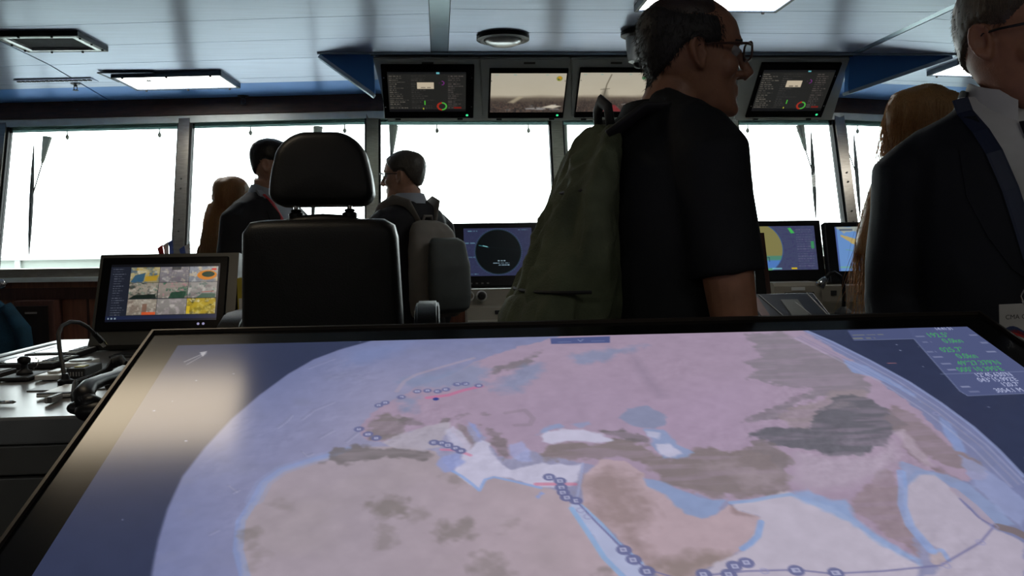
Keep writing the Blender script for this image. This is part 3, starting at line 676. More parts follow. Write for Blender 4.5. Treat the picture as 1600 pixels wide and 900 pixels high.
# mountains
for P, col, a in (([(505, 722), (525, 705), (555, 700), (600, 702), (640, 703), (675, 712), (660, 719), (600, 716), (540, 722)], (112, 106, 104), 0.85),
                  ([(580, 668), (592, 652), (606, 645), (622, 652), (630, 668), (622, 680), (600, 686), (586, 682)], (120, 112, 108), 0.85), ([(628, 655), (640, 657), (656, 664), (645, 665), (632, 661)], (112, 106, 104), 0.8),
                  ([(685, 660), (695, 650), (715, 645), (740, 646), (768, 648), (745, 653), (715, 655), (697, 663)], (112, 106, 104), 0.85),
                  ([(750, 664), (772, 670), (790, 688), (796, 712), (786, 722), (776, 702), (764, 680)], (118, 108, 106), 0.75), ([(712, 660), (722, 664), (736, 682), (746, 702), (738, 704), (728, 684)], (128, 118, 116), 0.7),
                  ([(760, 586), (772, 574), (795, 569), (815, 562), (845, 548), (852, 552), (825, 572), (795, 577), (772, 586)], (116, 110, 112), 0.75),
                  ([(838, 709), (847, 700), (887, 691), (922, 695), (953, 689), (976, 689), (1007, 695), (1029, 713), (1055, 720), (1078, 713), (1087, 700), (1113, 700), (1144, 709), (1180, 697), (1211, 695), (1228, 708), (1236, 722), (1222, 734), (1230, 752), (1211, 770), (1167, 778), (1113, 780), (1091, 774), (1055, 756), (1020, 733), (1002, 722), (967, 714), (922, 718), (890, 722), (851, 722)], (128, 116, 112), 0.92),
                  ([(938, 674), (967, 676), (1011, 687), (1006, 691), (965, 682)], (112, 106, 106), 0.9),
                  ([(1167, 524), (1220, 520), (1262, 540), (1307, 560), (1333, 581), (1361, 600), (1370, 616), (1330, 620), (1291, 622), (1271, 628), (1248, 622), (1262, 608), (1234, 608), (1206, 603), (1184, 596), (1164, 592), (1178, 577), (1165, 566), (1192, 558), (1180, 545)], (130, 122, 128), 0.92),
                  ([(1158, 660), (1180, 646), (1205, 636), (1232, 624), (1262, 612), (1270, 622), (1240, 640), (1215, 656), (1185, 664)], (124, 116, 122), 0.8),
                  ([(1217, 651), (1234, 637), (1271, 626), (1300, 612), (1350, 606), (1366, 620), (1300, 640), (1277, 655), (1265, 672), (1226, 668)], (146, 132, 134), 0.92),
                  ([(1277, 645), (1296, 620), (1330, 617), (1364, 622), (1383, 637), (1403, 656), (1411, 667), (1397, 676), (1389, 690), (1369, 704), (1341, 711), (1307, 711), (1271, 707), (1234, 701), (1206, 696), (1192, 686), (1167, 684), (1161, 676), (1192, 667), (1226, 666), (1262, 673)], (98, 98, 104), 0.95),
                  ([(1170, 690), (1200, 688), (1225, 705), (1234, 730), (1222, 735), (1205, 712), (1180, 705)], (124, 114, 114), 0.8),
                  ([(1385, 655), (1395, 635), (1420, 640), (1452, 668), (1470, 690), (1500, 705), (1540, 726), (1548, 738), (1530, 740), (1490, 728), (1450, 712), (1415, 685)], (132, 118, 120), 0.85),
                  ([(1351, 758), (1387, 736), (1405, 767), (1409, 789), (1427, 838), (1436, 873), (1414, 856), (1378, 829), (1334, 798)], (140, 122, 122), 0.7),
                  ([(1403, 679), (1420, 693), (1440, 712), (1459, 729), (1501, 752), (1490, 755), (1450, 732), (1425, 708)], (120, 106, 108), 0.75)):
    pg(P, col, a, 0.006, 0.020, 0.34)
for P in ([(1150, 745), (1180, 738), (1192, 752), (1168, 762)], [(1180, 742), (1215, 734), (1224, 746), (1200, 756)], [(1110, 728), (1150, 722), (1145, 732)], [(1298, 632), (1330, 628), (1325, 636), (1300, 640)]): pg(P, (158, 142, 146), 0.6, 0.02, 0.03)
pg([(1396, 676), (1412, 672), (1430, 698), (1460, 728), (1450, 732), (1425, 706)], (176, 160, 170), 0.7, 0.006)
pg([(1245, 705), (1300, 716), (1370, 712), (1396, 690), (1400, 712), (1380, 735), (1330, 760), (1270, 766), (1240, 750)], (172, 158, 170), 0.7, 0.02)
sl([(790, 646), (820, 641), (833, 654), (828, 664), (805, 665)], 0.007, (124, 114, 118), 0.3)
c.poly(tp([(985, 555), (996, 560), (1015, 590), (1040, 620), (1030, 622), (1000, 585)]), (132, 118, 136), 0.5, soft=0.02)
# seas
for P, col, a in (([(735, 705), (745, 693), (752, 688), (760, 692), (767, 700), (775, 715), (785, 727), (800, 733), (830, 727), (847, 723), (860, 727), (878, 724), (895, 727), (911, 724), (907, 738), (904, 749), (895, 760), (880, 764), (860, 763), (840, 761), (820, 756), (795, 748), (770, 744), (757, 748), (749, 765), (738, 756), (722, 744), (708, 736), (712, 724), (722, 715)], SEAW, 0.97),
                  ([(682, 726), (692, 712), (715, 709), (724, 722), (708, 738), (695, 738)], LB, 0.75), ([(795, 696), (815, 690), (830, 705), (832, 722), (806, 724), (796, 710)], (150, 160, 205), 0.7),
                  ([(600, 692), (625, 680), (650, 672), (690, 662), (706, 659), (700, 672), (690, 685), (686, 699), (660, 704), (640, 702), (610, 698)], (168, 160, 168), 0.92),
                  ([(698, 674), (708, 667), (722, 680), (736, 697), (728, 707), (714, 698), (704, 690)], SEAW, 0.75), ([(728, 655), (742, 664), (754, 682), (750, 690), (738, 672)], LB, 0.8),
                  ([(844, 682), (853, 674), (878, 671), (909, 671), (940, 678), (955, 689), (940, 694), (909, 690), (887, 689), (864, 694), (847, 691)], SEAW, 0.97), ([(840, 680), (848, 669), (875, 662), (884, 666), (856, 675)], CY, 0.8), ([(893, 664), (922, 657), (926, 664), (905, 670)], CY, 0.6),
                  ([(967, 653), (982, 640), (1011, 635), (1042, 653), (1038, 664), (1020, 669), (998, 667), (984, 663)], (126, 136, 164), 0.9), ([(1007, 671), (1038, 673), (1055, 691), (1082, 707), (1069, 715), (1038, 715), (1022, 702), (1018, 686)], CY, 0.85), ([(1027, 695), (1047, 694), (1064, 709), (1047, 714), (1031, 710)], SEAW, 0.9), ([(1011, 675), (1029, 677), (1028, 687), (1016, 683)], SEAW, 0.75),
                  ([(1007, 749), (1029, 755), (1055, 764), (1087, 775), (1113, 782), (1138, 780), (1133, 791), (1118, 805), (1095, 810), (1078, 803), (1055, 789), (1042, 773), (1011, 760)], CY, 0.92),
                  ([(891, 789), (907, 789), (940, 819), (967, 850), (1002, 878), (1022, 905), (976, 905), (971, 896), (944, 869), (918, 829)], (166, 176, 204), 0.96),
                  ([(1142, 787), (1200, 778), (1231, 771), (1258, 782), (1298, 790), (1334, 815), (1369, 842), (1405, 864), (1440, 884), (1432, 905), (1085, 905), (1104, 892), (1146, 870), (1173, 850), (1190, 820), (1188, 808), (1153, 798)], (182, 174, 184), 0.96),
                  ([(1414, 762), (1436, 742), (1458, 740), (1480, 758), (1511, 793), (1551, 824), (1600, 850), (1600, 905), (1440, 905), (1470, 886), (1480, 869), (1467, 856), (1445, 847), (1423, 820), (1414, 789)], (174, 165, 176), 0.96),
                  ([(1410, 722), (1445, 735), (1480, 742), (1520, 760), (1560, 790), (1590, 822), (1560, 824), (1520, 797), (1490, 764), (1460, 742), (1436, 742), (1414, 762), (1406, 745)], CY, 0.75),
                  ([(1319, 562), (1352, 572), (1389, 592), (1431, 617), (1440, 630), (1392, 602), (1360, 588), (1333, 581)], (124, 148, 196), 0.85), ([(1465, 648), (1487, 664), (1502, 688), (1510, 708), (1493, 705), (1476, 680)], (124, 148, 196), 0.85), ([(1500, 712), (1540, 730), (1600, 785), (1600, 830), (1560, 800), (1520, 760)], (138, 152, 192), 0.7),
                  ([(1451, 856), (1471, 862), (1480, 878), (1467, 886), (1454, 878)], (176, 160, 160), 0.95)):
    pg(P, col, a, 0.004, 0.008)
sl([(1142, 786), (1175, 783), (1205, 777), (1236, 773)], 0.006, (126, 160, 202), 0.7)
pg([(1236, 774), (1263, 767), (1298, 782), (1320, 782), (1336, 808), (1372, 836), (1408, 858), (1440, 876), (1440, 886), (1404, 868), (1365, 846), (1325, 816), (1290, 800), (1258, 788)], (130, 160, 202), 0.8, 0.006, 0.008)
sl([(1408, 738), (1411, 762), (1410, 790), (1422, 822), (1446, 850), (1456, 862)], 0.010, (126, 156, 206), 0.7); sl([(1456, 862), (1472, 860), (1482, 876)], 0.005, (126, 156, 206), 0.7)
sl([(1189, 816), (1184, 838), (1172, 850), (1160, 858)], 0.007, (120, 158, 210), 0.75)
sl([(708, 737), (722, 745), (738, 757), (749, 767), (758, 750), (772, 746), (800, 752), (845, 763)], 0.004, (120, 158, 215), 0.7)
sl([(893, 795), (918, 832), (944, 872), (972, 900)], 0.006, (124, 168, 212), 0.8); sl([(908, 790), (940, 819), (967, 850), (1002, 880)], 0.004, (124, 168, 212), 0.7)
sl([(911, 724), (907, 750), (903, 772), (900, 782)], 0.003, (150, 160, 195), 0.6)
pg([(836, 776), (846, 768), (852, 772), (842, 780)], (120, 150, 215), 0.8, 0.004)
for P in ([(625, 598), (655, 586), (700, 577), (745, 570), (768, 578), (760, 598), (735, 606), (690, 606), (650, 604)], [(766, 600), (795, 590), (820, 572), (845, 566), (835, 598), (812, 612), (778, 612)], [(890, 558), (950, 545), (1010, 540), (960, 558), (905, 572)], [(630, 622), (655, 622), (650, 640), (632, 642)]):
    pg(P, (122, 136, 166), 0.75, 0.016, 0.022)
sl([(620, 612), (632, 596), (650, 586), (690, 574), (740, 560)], 0.006, (160, 146, 160), 0.6)
pg([(545, 548), (640, 532), (630, 548), (575, 566), (540, 572)], (108, 128, 176), 0.5, 0.03, 0.02)
sl([(1490, 766), (1520, 790), (1546, 816)], 0.009, (166, 150, 162), 0.8); sl([(1562, 824), (1585, 830), (1605, 840)], 0.012, (122, 106, 100), 0.85)
# bands near the eastern rim
for k in range(6):
    o_ = k*4; sl([(1262-o_, 520+o_*0.45), (1330-o_, 556+o_*0.35), (1400-o_, 594+o_*0.3), (1470-o_, 640+o_*0.3), (1540-o_, 695+o_*0.3), (1600-o_, 755+o_*0.3)], 0.003, rs.choice([(160, 164, 188), (112, 124, 160), (146, 146, 164)]), 0.4)
sl([(1240, 508), (1300, 534), (1360, 564), (1420, 597), (1470, 630), (1520, 667), (1560, 703), (1600, 745)], 0.005, (146, 164, 208), 0.6)
# ocean ridges stand out as fine relief
inn = (c.sd(globe) < -0.01)
c.a = np.clip(c.a + (emb*(0.25+1.6*np.clip((n1-0.52)*4, 0, 1))*inn*(1-afm))[..., None]*0.065, 0, 1)
for P in ([(432, 668), (446, 658), (455, 648)], [(470, 655), (490, 640), (520, 628)], [(470, 705), (478, 712), (488, 708)], [(498, 684), (520, 672)], [(355, 758), (368, 768)], [(362, 770), (372, 765)], [(325, 835), (340, 828)], [(480, 575), (520, 560)], [(540, 690), (558, 676)]):
    sl(P, 0.0022, (112, 116, 142), 0.4); sl([(x+3, y+2) for x, y in P], 0.0016, (172, 174, 194), 0.35)
# red coast, small red routes
sl([(668, 622), (700, 618), (725, 610), (752, 604)], 0.007, (205, 95, 135), 0.65); sl([(838, 757), (866, 757)], 0.006, (205, 100, 125), 0.65); sl([(885, 757), (898, 757)], 0.006, (205, 100, 125), 0.6); sl([(690, 703), (715, 704), (735, 712)], 0.005, (215, 110, 140), 0.6)
c.disc(tpx(681, 624), 0.004, (40, 60, 140))
# routes and waypoint marks
RT = (105, 105, 150)
sl([(900, 783), (930, 815), (975, 860), (1010, 890)], 0.0022, RT, 0.9); sl([(1010, 890), (1060, 905)], 0.002, RT, 0.8); sl([(1100, 900), (1166, 893), (1244, 891), (1300, 897), (1380, 893), (1470, 884), (1532, 848), (1553, 823), (1530, 810), (1500, 780)], 0.0024, RT, 0.8); sl([(1142, 880), (1135, 905)], 0.0016, RT, 0.6)
MARK = (98, 103, 146)
for x, y, sc in [(748, 603, .8), (727, 600, .8), (714, 601, .8), (697, 609, .8), (684, 612, .8), (668, 611, .8), (652, 612, .8), (627, 621, .8), (602, 630, .8), (592, 634, .8), (561, 671, .9), (575, 679, .9), (588, 685, .9), (678, 692, .9), (690, 693, .8), (700, 696, .9), (712, 701, .8), (720, 705, .9), (858, 746, 1), (875, 752, 1), (877, 762, 1), (880, 770, 1), (885, 778, 1), (900, 783, 1), (975, 860, 1.1), (990, 875, 1.1), (1011, 893, 1.1), (1147, 885, 1.1), (1166, 880, 1.1), (1244, 892, 1.1), (1306, 896, 1.1), (1100, 898, 1.1), (1139, 898, 1.1)]:
    p = tpx(x, y); r = 0.0072*sc; c.disc(p, r, MARK, 0.92); q = r*0.42; c.rect(p[0]-q, p[1]-q, p[0]+q, p[1]+q, (165, 168, 195), 0.9); c.rect(p[0]-q*.5, p[1]-q*.5, p[0]+q*.5, p[1]+q*.5, (120, 124, 160), 0.9)
for x, y in [(907, 798), (918, 808), (1463, 647), (1553, 823), (1532, 848), (1194, 893), (1478, 884)]:
    c.ring(tpx(x, y), 0.0038, 0.0012, (140, 140, 180), 0.9)
# fine relief of the ocean floor
c.a *= (1 + 0.07*(n3-0.5))[..., None]
g_ = c.a.mean(2, keepdims=True); c.a = (g_*0.22+c.a*0.78)*np.array([0.995, 0.985, 1.03])
# control strip at the top and the readout panel
c.poly(tp([(860, 529), (953, 526), (953, 536), (861, 538)]), (72, 82, 128), 0.95)
sl([(872, 535), (892, 534.5)], 0.0012, (140, 150, 185), 0.7); sl([(924, 533.5), (944, 533)], 0.0012, (140, 150, 185), 0.7); sl([(903, 531), (907, 534), (911, 530.5)], 0.0012, (150, 160, 190), 0.8)
pl, pr = tpx(1331, 528), tpx(1600, 528)
PANEL = (78, 86, 124)
c.poly(tp([(1324, 517), (1427, 513), (1428, 530), (1334, 532)]), PANEL, 0.9)
c.poly(tp([(1418, 512), (1428, 530), (1500, 612), (1512, 619), (1680, 612), (1560, 508)]), PANEL, 0.95)
for P in ([(1334, 532), (1428, 530), (1500, 612), (1512, 619), (1640, 614)], [(1470, 585), (1600, 581)]): c.line(tp(P), 0.0013, (130, 140, 175), 0.75)
for q_ in ((1331, 523.5, 0.05), (1331, 528.5, 0.035)): x_, y_ = tpx(q_[0], q_[1]); c.words(x_, y_, x_+q_[2], 0.004, (140, 140, 112), 0.6, int(q_[1]))
for k, (x_, y_) in enumerate(((1429, 525), (1440, 534), (1447, 549), (1456, 557), (1470, 568), (1478, 577), (1500, 604), (1512, 611), (1512, 523), (1530, 535), (1540, 549))): u_, v_ = tpx(x_, y_); c.words(u_, v_, u_+0.014, 0.005, (150, 155, 185), 0.6, 30+k)
c.line([tpx(1387, 568), tpx(1400, 568)], 0.0015, (190, 120, 120), 0.8)
# compass-like arrow, upper left
sl([(288, 566), (320, 552)], 0.0016, (190, 190, 195), 0.7); sl([(292, 570), (322, 553)], 0.0014, (190, 190, 195), 0.6); c.poly(tp([(312, 551), (324, 549), (317, 558)]), (190, 190, 195), 0.7)
c.object('screen', mat_screen('chart_screen', 1.0, 0.15, 0.5), table, LM @ T(0, 0, 0.0005))
GRN = mat('green_digits', (0.05, 0.3, 0.08), emit=rgb(62, 150, 84), estr=1.0); WHT = mat('pale_digits', (0.3, 0.3, 0.35), emit=rgb(165, 172, 205), estr=1.0)
def readout(s, x, y, size, mt, align='RIGHT'):
    text('readout_text', s, size, LM @ T(x-TW/2, TH/2-y, 0.0012) @ Matrix.Diagonal((0.66, 1.05, 1, 1)), mt, table, align)
for s_, x, y, sz, mt in (('14:41:31', 1491, 516, .013, WHT), ("192.5°", 1487, 527, .021, GRN), ("0.0kn", 1507, 536, .021, GRN), ("025.7°", 1510, 550, .021, GRN), ("0.0kn", 1530, 560, .021, GRN), ("49°27.379'N", 1566, 570, .019, GRN), ("000°10.395'E", 1570, 580, .019, GRN), ("12°45.630'N", 1584, 588.5, .016, WHT), ("043°15.992'E", 1592, 596, .016, WHT), ("120.7°", 1598, 604, .016, WHT), ("3054.1 M", 1602, 613, .016, WHT)):
    q = tpx(x, y); readout(s_, min(q[0], TW-.006), q[1], sz, mt)
# ================================================================== shaping helpers
def outline(w0, w1, h, r_top, r_bot, n=6, bulge=0.0):
    """rounded outline: width w0 at the bottom, w1 at the top, centred in x, y 0..h"""
    pts = []
    for cx, cy, r, a0 in ((w0/2-r_bot, r_bot, r_bot, -90), (w1/2-r_top, h-r_top, r_top, 0), (-(w1/2-r_top), h-r_top, r_top, 90), (-(w0/2-r_bot), r_bot, r_bot, 180)):
        for k in range(n+1):
            a = math.radians(a0+90*k/n); pts.append((cx+r*math.cos(a), cy+r*math.sin(a)))
    return pts
def densify(pts, m):
    """resample a closed outline to m points"""
    P_ = [Vector((p[0], p[1])) for p in pts]; n = len(P_); L = [0]
    for i in range(n): L.append(L[-1]+(P_[(i+1) % n]-P_[i]).length)
    out = []
    for k in range(m):
        d = L[-1]*k/m; i = max(j for j in range(n+1) if L[j] <= d+1e-9); i = min(i, n-1)
        t = (d-L[i])/max(L[i+1]-L[i], 1e-9); q = P_[i].lerp(P_[(i+1) % n], t); out.append((q.x, q.y))
    return out
def pillow(mb, pts, depth, rnd, M=None, seg=4, dome=0.0):
    """solid with this outline in x,y and rounded rims; z from 0 to depth"""
    cx = sum(p[0] for p in pts)/len(pts); cy = sum(p[1] for p in pts)/len(pts)
    n = len(pts); P_ = [Vector(p) for p in pts]; nrm = []
    for i in range(n):
        t = P_[(i+1) % n]-P_[i-1]; q = Vector((t.y, -t.x)); q = q.normalized() if q.length > 0 else Vector((0, 0))
        if q.dot(P_[i]-Vector((cx, cy))) < 0: q = -q
        nrm.append(q)
    rings = []
    def ring(inset, z): rings.append([(P_[i].x-nrm[i].x*inset, P_[i].y-nrm[i].y*inset, z) for i in range(n)])
    def shrink(f, z): rings.append([(cx+(P_[i].x-nrm[i].x*rnd-cx)*f, cy+(P_[i].y-nrm[i].y*rnd-cy)*f, z) for i in range(n)])
    for f_ in (.04, .2, .4, .6, .75, .87, .95): shrink(f_, -dome*(1-f_*f_))
    for k in range(seg+1):
        a = PI/2*k/seg; ring(rnd*(1-math.sin(a)), rnd*(1-math.cos(a)))
    for k in range(seg+1):
        a = PI/2*k/seg; ring(rnd*(1-math.cos(a)), depth-rnd*(1-math.sin(a)))
    for f_ in (.95, .87, .75, .6, .4, .2, .04): shrink(f_, depth+dome*(1-f_*f_))
    mb.loft(rings, M=M); return mb

# ================================================================== left side console
CX0, CX1, CY0, CY1, CZ = -1.57, -0.70, 1.98, 3.78, 0.95
def area(px):  # box on the worktop from photo corners
    q = [at(x, y, Z=CZ) for x, y in px]; return q
con = thing('side_console', 'grey side console with pale worktop left of the chart table', 'console', T((CX0+CX1)/2, (CY0+CY1)/2, 0))
CM = T(-(CX0+CX1)/2, -(CY0+CY1)/2, 0)
MB(CM).box(((CX0+CX1)/2, (CY0+CY1)/2+0.02, 0.465), (CX1-CX0-0.04, CY1-CY0-0.04, 0.77)).build('body', DGREYP, con)
MB(CM).box(((CX0+CX1)/2, (CY0+CY1)/2+0.03, 0.04), (CX1-CX0-0.12, CY1-CY0-0.12, 0.08)).build('plinth', MATTE, con)
MB(CM).box(((CX0+CX1)/2, (CY0+CY1)/2, 0.92), (CX1-CX0, CY1-CY0, 0.06), bevel=0.006).build('worktop', WORKTOP, con)
for zz0, zz1 in ((0.825, 0.888), (0.40, 0.818), (0.09, 0.393)):
    MB(CM).box(((CX0+CX1)/2, CY0+0.012, (zz0+zz1)/2), (CX1-CX0-0.03, 0.028, zz1-zz0), bevel=0.003).build('drawer_front', DGREYP, con)
MB(CM).box((CX0+0.055, (CY0+CY1)/2-0.05, 0.9515), (0.022, CY1-CY0-0.25, 0.003)).build('cable_groove', MATTE, con)
MB(CM).box((-0.86, 2.95, 0.9515), (0.40, 1.2, 0.004)).build('dark_inlay', DGREYP, con)

def plate(name, label, cat, px, h, mt, part, rotz=0.0, group=None):
    q = area(px); cen = sum(q, Vector())/len(q); w = ((q[1]-q[0]).length+(q[2]-q[3]).length)/2; d = ((q[3]-q[0]).length+(q[2]-q[1]).length)/2
    t = thing(name, label, cat, T(cen.x, cen.y, CZ+0.0035), group)
    MB().box((0, 0, h/2), (w, d, h), bevel=min(0.003, h*0.3)).build(part, mt, t); return t, w, d
GLOSSPANEL = mat('glossy_touch_glass', (0.02, 0.02, 0.022), rough=0.08, spec=0.7)
for lab, px in (('black touch panel farthest back on the console worktop', [(44, 562), (124, 561), (150, 549), (78, 551)]), ('black touch panel in the middle of the console worktop', [(-15, 578), (84, 579), (113, 565), (25, 566)])):
    t, w, d = plate('touch_panel', lab, 'control panel', px, 0.016, MATTE, 'case')
    MB().box((-0.04*w, 0, 0.017), (w*0.62, d*0.82, 0.003)).build('touch_glass', GLOSSPANEL, t)
    MB().box((0.36*w, 0, 0.017), (w*0.22, d*0.8, 0.003)).build('keypad', WHITEP, t)
    for i in range(3):
        for j in range(4): MB().box((0.36*w+(i-1)*w*0.06, (j-1.5)*d*0.18, 0.0195), (w*0.045, d*0.13, 0.004), bevel=0.001).build('key', MATTE, t)
t, w, d = plate('control_panel', 'edge of a black control panel at the far left of the worktop', 'control panel', [(-40, 596), (4, 594), (17, 585), (-25, 586)], 0.014, MATTE, 'case')
MB().box((0, 0, 0.0155), (w*0.8, d*0.75, 0.003)).build('face_plate', DGREYP, t)
t, w, d = plate('joystick_unit', 'black joystick plate with a small lever on the worktop', 'joystick', [(6, 598), (52, 597), (70, 586), (26, 587)], 0.010, MATTE, 'base_plate')
MB().lathe([(0.022, 0.010), (0.020, 0.018), (0.010, 0.024), (0.008, 0.040)], 16).build('boot', MATTE, t, smooth=True)
MB().lathe([(0.008, 0.038), (0.017, 0.044), (0.018, 0.054), (0.010, 0.060), (0.002, 0.061)], 16).build('knob', BLACKP, t, smooth=True)
t2 = MB().tube([(0.02, 0.0, 0.02), (0.035, 0.0, 0.035), (0.04, 0, 0.05), (0.03, 0, 0.055)], 0.002, 6).build('guard_wire', CHROME, t)
t, w, d = plate('button_plate', 'white square plate with one round button behind the joystick', 'switch', [(102, 577), (136, 576), (149, 569), (118, 568)], 0.014, WHITEP, 'plate')
MB().lathe([(0.032, 0.014), (0.034, 0.017), (0.026, 0.019), (0.002, 0.019)], 20).build('button', mat('grey_button', (0.2, 0.2, 0.2), rough=0.4), t)
t, w, d = plate('switch_plate', 'white square switch plate beside the joystick', 'switch', [(66, 596), (100, 596), (113, 586), (82, 585)], 0.014, WHITEP, 'plate')
MB().box((0, 0, 0.017), (w*0.4, d*0.5, 0.006), bevel=0.002).build('rocker', WHITEP, t)
t, w, d = plate('relay_box', 'small black box with a yellow label behind the phone', 'box', [(117, 594), (146, 594), (146, 585), (122, 585)], 0.03, MATTE, 'case')
MB().box((0, -0.02, 0.031), (w*0.5, d*0.3, 0.003)).build('label', mat('yellow_label', (0.55, 0.48, 0.05), rough=0.5), t)
for k in range(6): MB().box(((k-2.5)*w*0.15, -d/2-0.002, 0.015), (w*0.08, 0.006, 0.012)).build('terminal', CHROME, t)
t, w, d = plate('keyboard_tray', 'flat black panel set in the worktop under the camera monitor', 'control panel', [(177, 562), (225, 560), (233, 551), (195, 551)], 0.008, MATTE, 'case')
MB().box((0, 0, 0.009), (w*0.85, d*0.7, 0.003)).build('face_plate', BLACKP, t)
t, w, d = plate('note_pad', 'small white notepad lying beside the phone', 'paper', [(70, 623), (128, 622), (130, 607), (92, 607)], 0.008, WHITEP, 'pages')
MB().box((0, -d*0.44, 0.0085), (w*0.98, d*0.1, 0.004)).build('binding', MATTE, t)
t, w, d = plate('eraser', 'small grey block lying in front of the notepad', 'eraser', [(76, 633), (90, 632), (91, 626), (78, 627)], 0.014, mat('pale_grey_rubber', (0.35, 0.34, 0.32), rough=0.6), 'block')
MB().box((0.2*w, 0, 0.008), (0.5*w, d*1.04, 0.0145)).build('sleeve', DGREYP, t)
pA = at(-8, 629, Z=CZ+0.008); pB = at(25, 628, Z=CZ+0.008)
t = thing('pen', 'thin silver pen lying at the left edge of the worktop', 'pen', T(pA.x, pA.y, CZ+0.008))
MB().tube([(0, 0, 0), tuple((pB-pA)*0.85)], 0.004, 8).build('barrel', CHROME, t, smooth=True); MB().tube([tuple((pB-pA)*0.85), tuple(pB-pA)], [0.004, 0.001], 8).build('tip', DGREYP, t)

# gooseneck lamp: cable-like neck with a metal tip
b0 = at(103, 603, Z=CZ)
D0 = (b0-CAM).dot(_f)
t = thing('gooseneck_lamp', 'black flexible reading lamp with metal tip arching over the worktop', 'lamp', T(b0.x, b0.y, CZ+0.0035))
def gp(x, y, dd=0.0): return at(x, y, D=D0+dd) - Vector((b0.x, b0.y, CZ+0.0035))
MB().lathe([(0.02, 0), (0.02, 0.012), (0.012, 0.016), (0.007, 0.03)], 16).build('foot', BLACKP, t)
path = [(0, 0, 0.01)] + [gp(x, y, k*0.03) for k, (x, y) in enumerate(((101, 590), (98, 572), (93, 545), (91, 522), (97, 509), (110, 503), (124, 504), (137, 511), (147, 521)))]
MB().tube(path, 0.0058, 10).build('neck', MATTE, t, smooth=True)
pe = [gp(147, 521, 0.27), gp(158, 533, 0.30), gp(164, 540, 0.31)]
MB().tube([pe[0], pe[1]], [0.008, 0.010], 12).build('socket', BLACKP, t); MB().tube([pe[1], pe[2]], [0.0095, 0.008], 12).build('tip', CHROME, t)

# telephone handset with coiled cord
h0 = at(150, 640, Z=CZ+0.035)
t = thing('telephone', 'black telephone handset on its cradle with a coiled cord', 'telephone', T(h0.x, h0.y, CZ+0.0035))
MB().box((0.06, 0.12, 0.012), (0.17, 0.21, 0.024), bevel=0.006).build('cradle', MATTE, t)
hs = thing  # handset as one bent tube with two ends
def hp(x, y, dd=0.0): return at(x, y, D=(h0-CAM).dot(_f)+dd) - Vector((h0.x, h0.y, CZ+0.0035))
hm = MB()
hm.tube([hp(137, 634, -0.03), hp(131, 615, -0.01), hp(140, 602, 0.03), hp(160, 594, 0.10), hp(182, 588, 0.17), hp(196, 582, 0.24)], [(0.022, 0.018), (0.021, 0.017), (0.017, 0.013), (0.016, 0.012), (0.017, 0.013), (0.021, 0.017)], 12)
hm.ell(hp(147, 642, -0.03), (0.036, 0.034, 0.022), 16, 10); hm.ell(hp(188, 601, 0.20), (0.033, 0.033, 0.020), 16, 10)
hm.tube([hp(133, 628, -0.02), hp(146, 641, -0.03)], [0.022, 0.028], 12); hm.tube([hp(195, 583, 0.23), hp(189, 600, 0.2)], [0.020, 0.026], 12)
hm.build('handset', BLACKP, t, smooth=True)
cp = [hp(120, 632, 0.02), hp(116, 622, 0.12), hp(118, 606, 0.20), hp(135, 600, 0.28), hp(155, 592, 0.34), hp(168, 584, 0.40), hp(175, 570, 0.44), hp(190, 565, 0.44), hp(196, 574, 0.40)]
cs = []
for i in range(len(cp)-1):
    for k in range(48):
        u_ = (i+k/48); base = cp[i].lerp(cp[i+1], k/48); a = u_*2*PI*6
        cs.append(base + Vector((0.0, math.cos(a)*0.012, math.sin(a)*0.012+0.004)))
MB().tube(cs, 0.0032, 6).build('coiled_cord', MATTE, t, smooth=True)
MB().ell(hp(122, 637, 0.0), (0.022, 0.02, 0.014), 12, 8).build('cord_plug', BLACKP, t)

# ---- camera monitor at the end of the console
mb0 = at(244.5, 515, D=3.2); mv = Vector((0, math.sin(math.radians(24)), math.cos(math.radians(24))))
MMX = frame(mb0, (1, 0, 0), mv); mn = Vector((1, 0, 0)).cross(mv)
def mpx(x, y):
    p = on_plane(x, y, mb0, mn)-mb0; return p.x, p.dot(mv)
t = thing('camera_monitor', 'tilted console monitor with nine camera pictures on the left side console', 'monitor', MMX)
bl, br, tl, tr = mpx(143, 516), mpx(346, 513), mpx(165, 403), mpx(361, 400)
W0 = (br[0]-bl[0]+tr[0]-tl[0])/2; x0 = (bl[0]+tl[0])/2; hh = (tl[1]+tr[1])/2
MB().box((x0+W0/2, hh/2, -0.008), (W0, hh, 0.02), bevel=0.004).build('bezel', BEZEL, t)
# housing: front frame wider to the right and a body going down to the worktop
INV = MMX.inverted()
def wl_(x, y, z): return INV @ Vector((x, y, z))
xa, xb = mb0.x+x0-0.012, mb0.x+x0+W0+0.035
yb0, yt0 = mb0.y, mb0.y+hh*mv.y; zb0, zt0 = mb0.z-0.005, mb0.z+hh*mv.z+0.012
prof = [(yb0+0.008, zb0), (yt0+0.012, zt0), (yt0+0.10, zt0-0.01), (yt0+0.20, 0.955), (yb0-0.005, 0.955), (yb0-0.03, 0.975)]
MB().loft([[wl_(xa, y, z) for y, z in prof], [wl_(xb, y, z) for y, z in prof]]).build('housing', mat('monitor_case_grey', (0.06, 0.06, 0.053), rough=0.4, var=0.05), t)
s0, s1 = mpx(164, 504), mpx(345, 411.5); W, H = s1[0]-s0[0], s1[1]-s0[1]
cv_ = Canvas(W, H, 260, (32, 36, 48))
cv_.rect(0, 0, W, H*0.045, (14, 15, 20)); cv_.rect(0, H*0.90, W, H*0.965, (30, 38, 66)); cv_.rect(0, H*0.965, W, H, (18, 22, 36))
for k in range(20): cv_.words(W*(0.02+0.015*(k > 2)), H*(0.08+0.042*k), W*random.uniform(0.10, 0.16), H*0.012, (120, 125, 140), 0.7, 100+k)
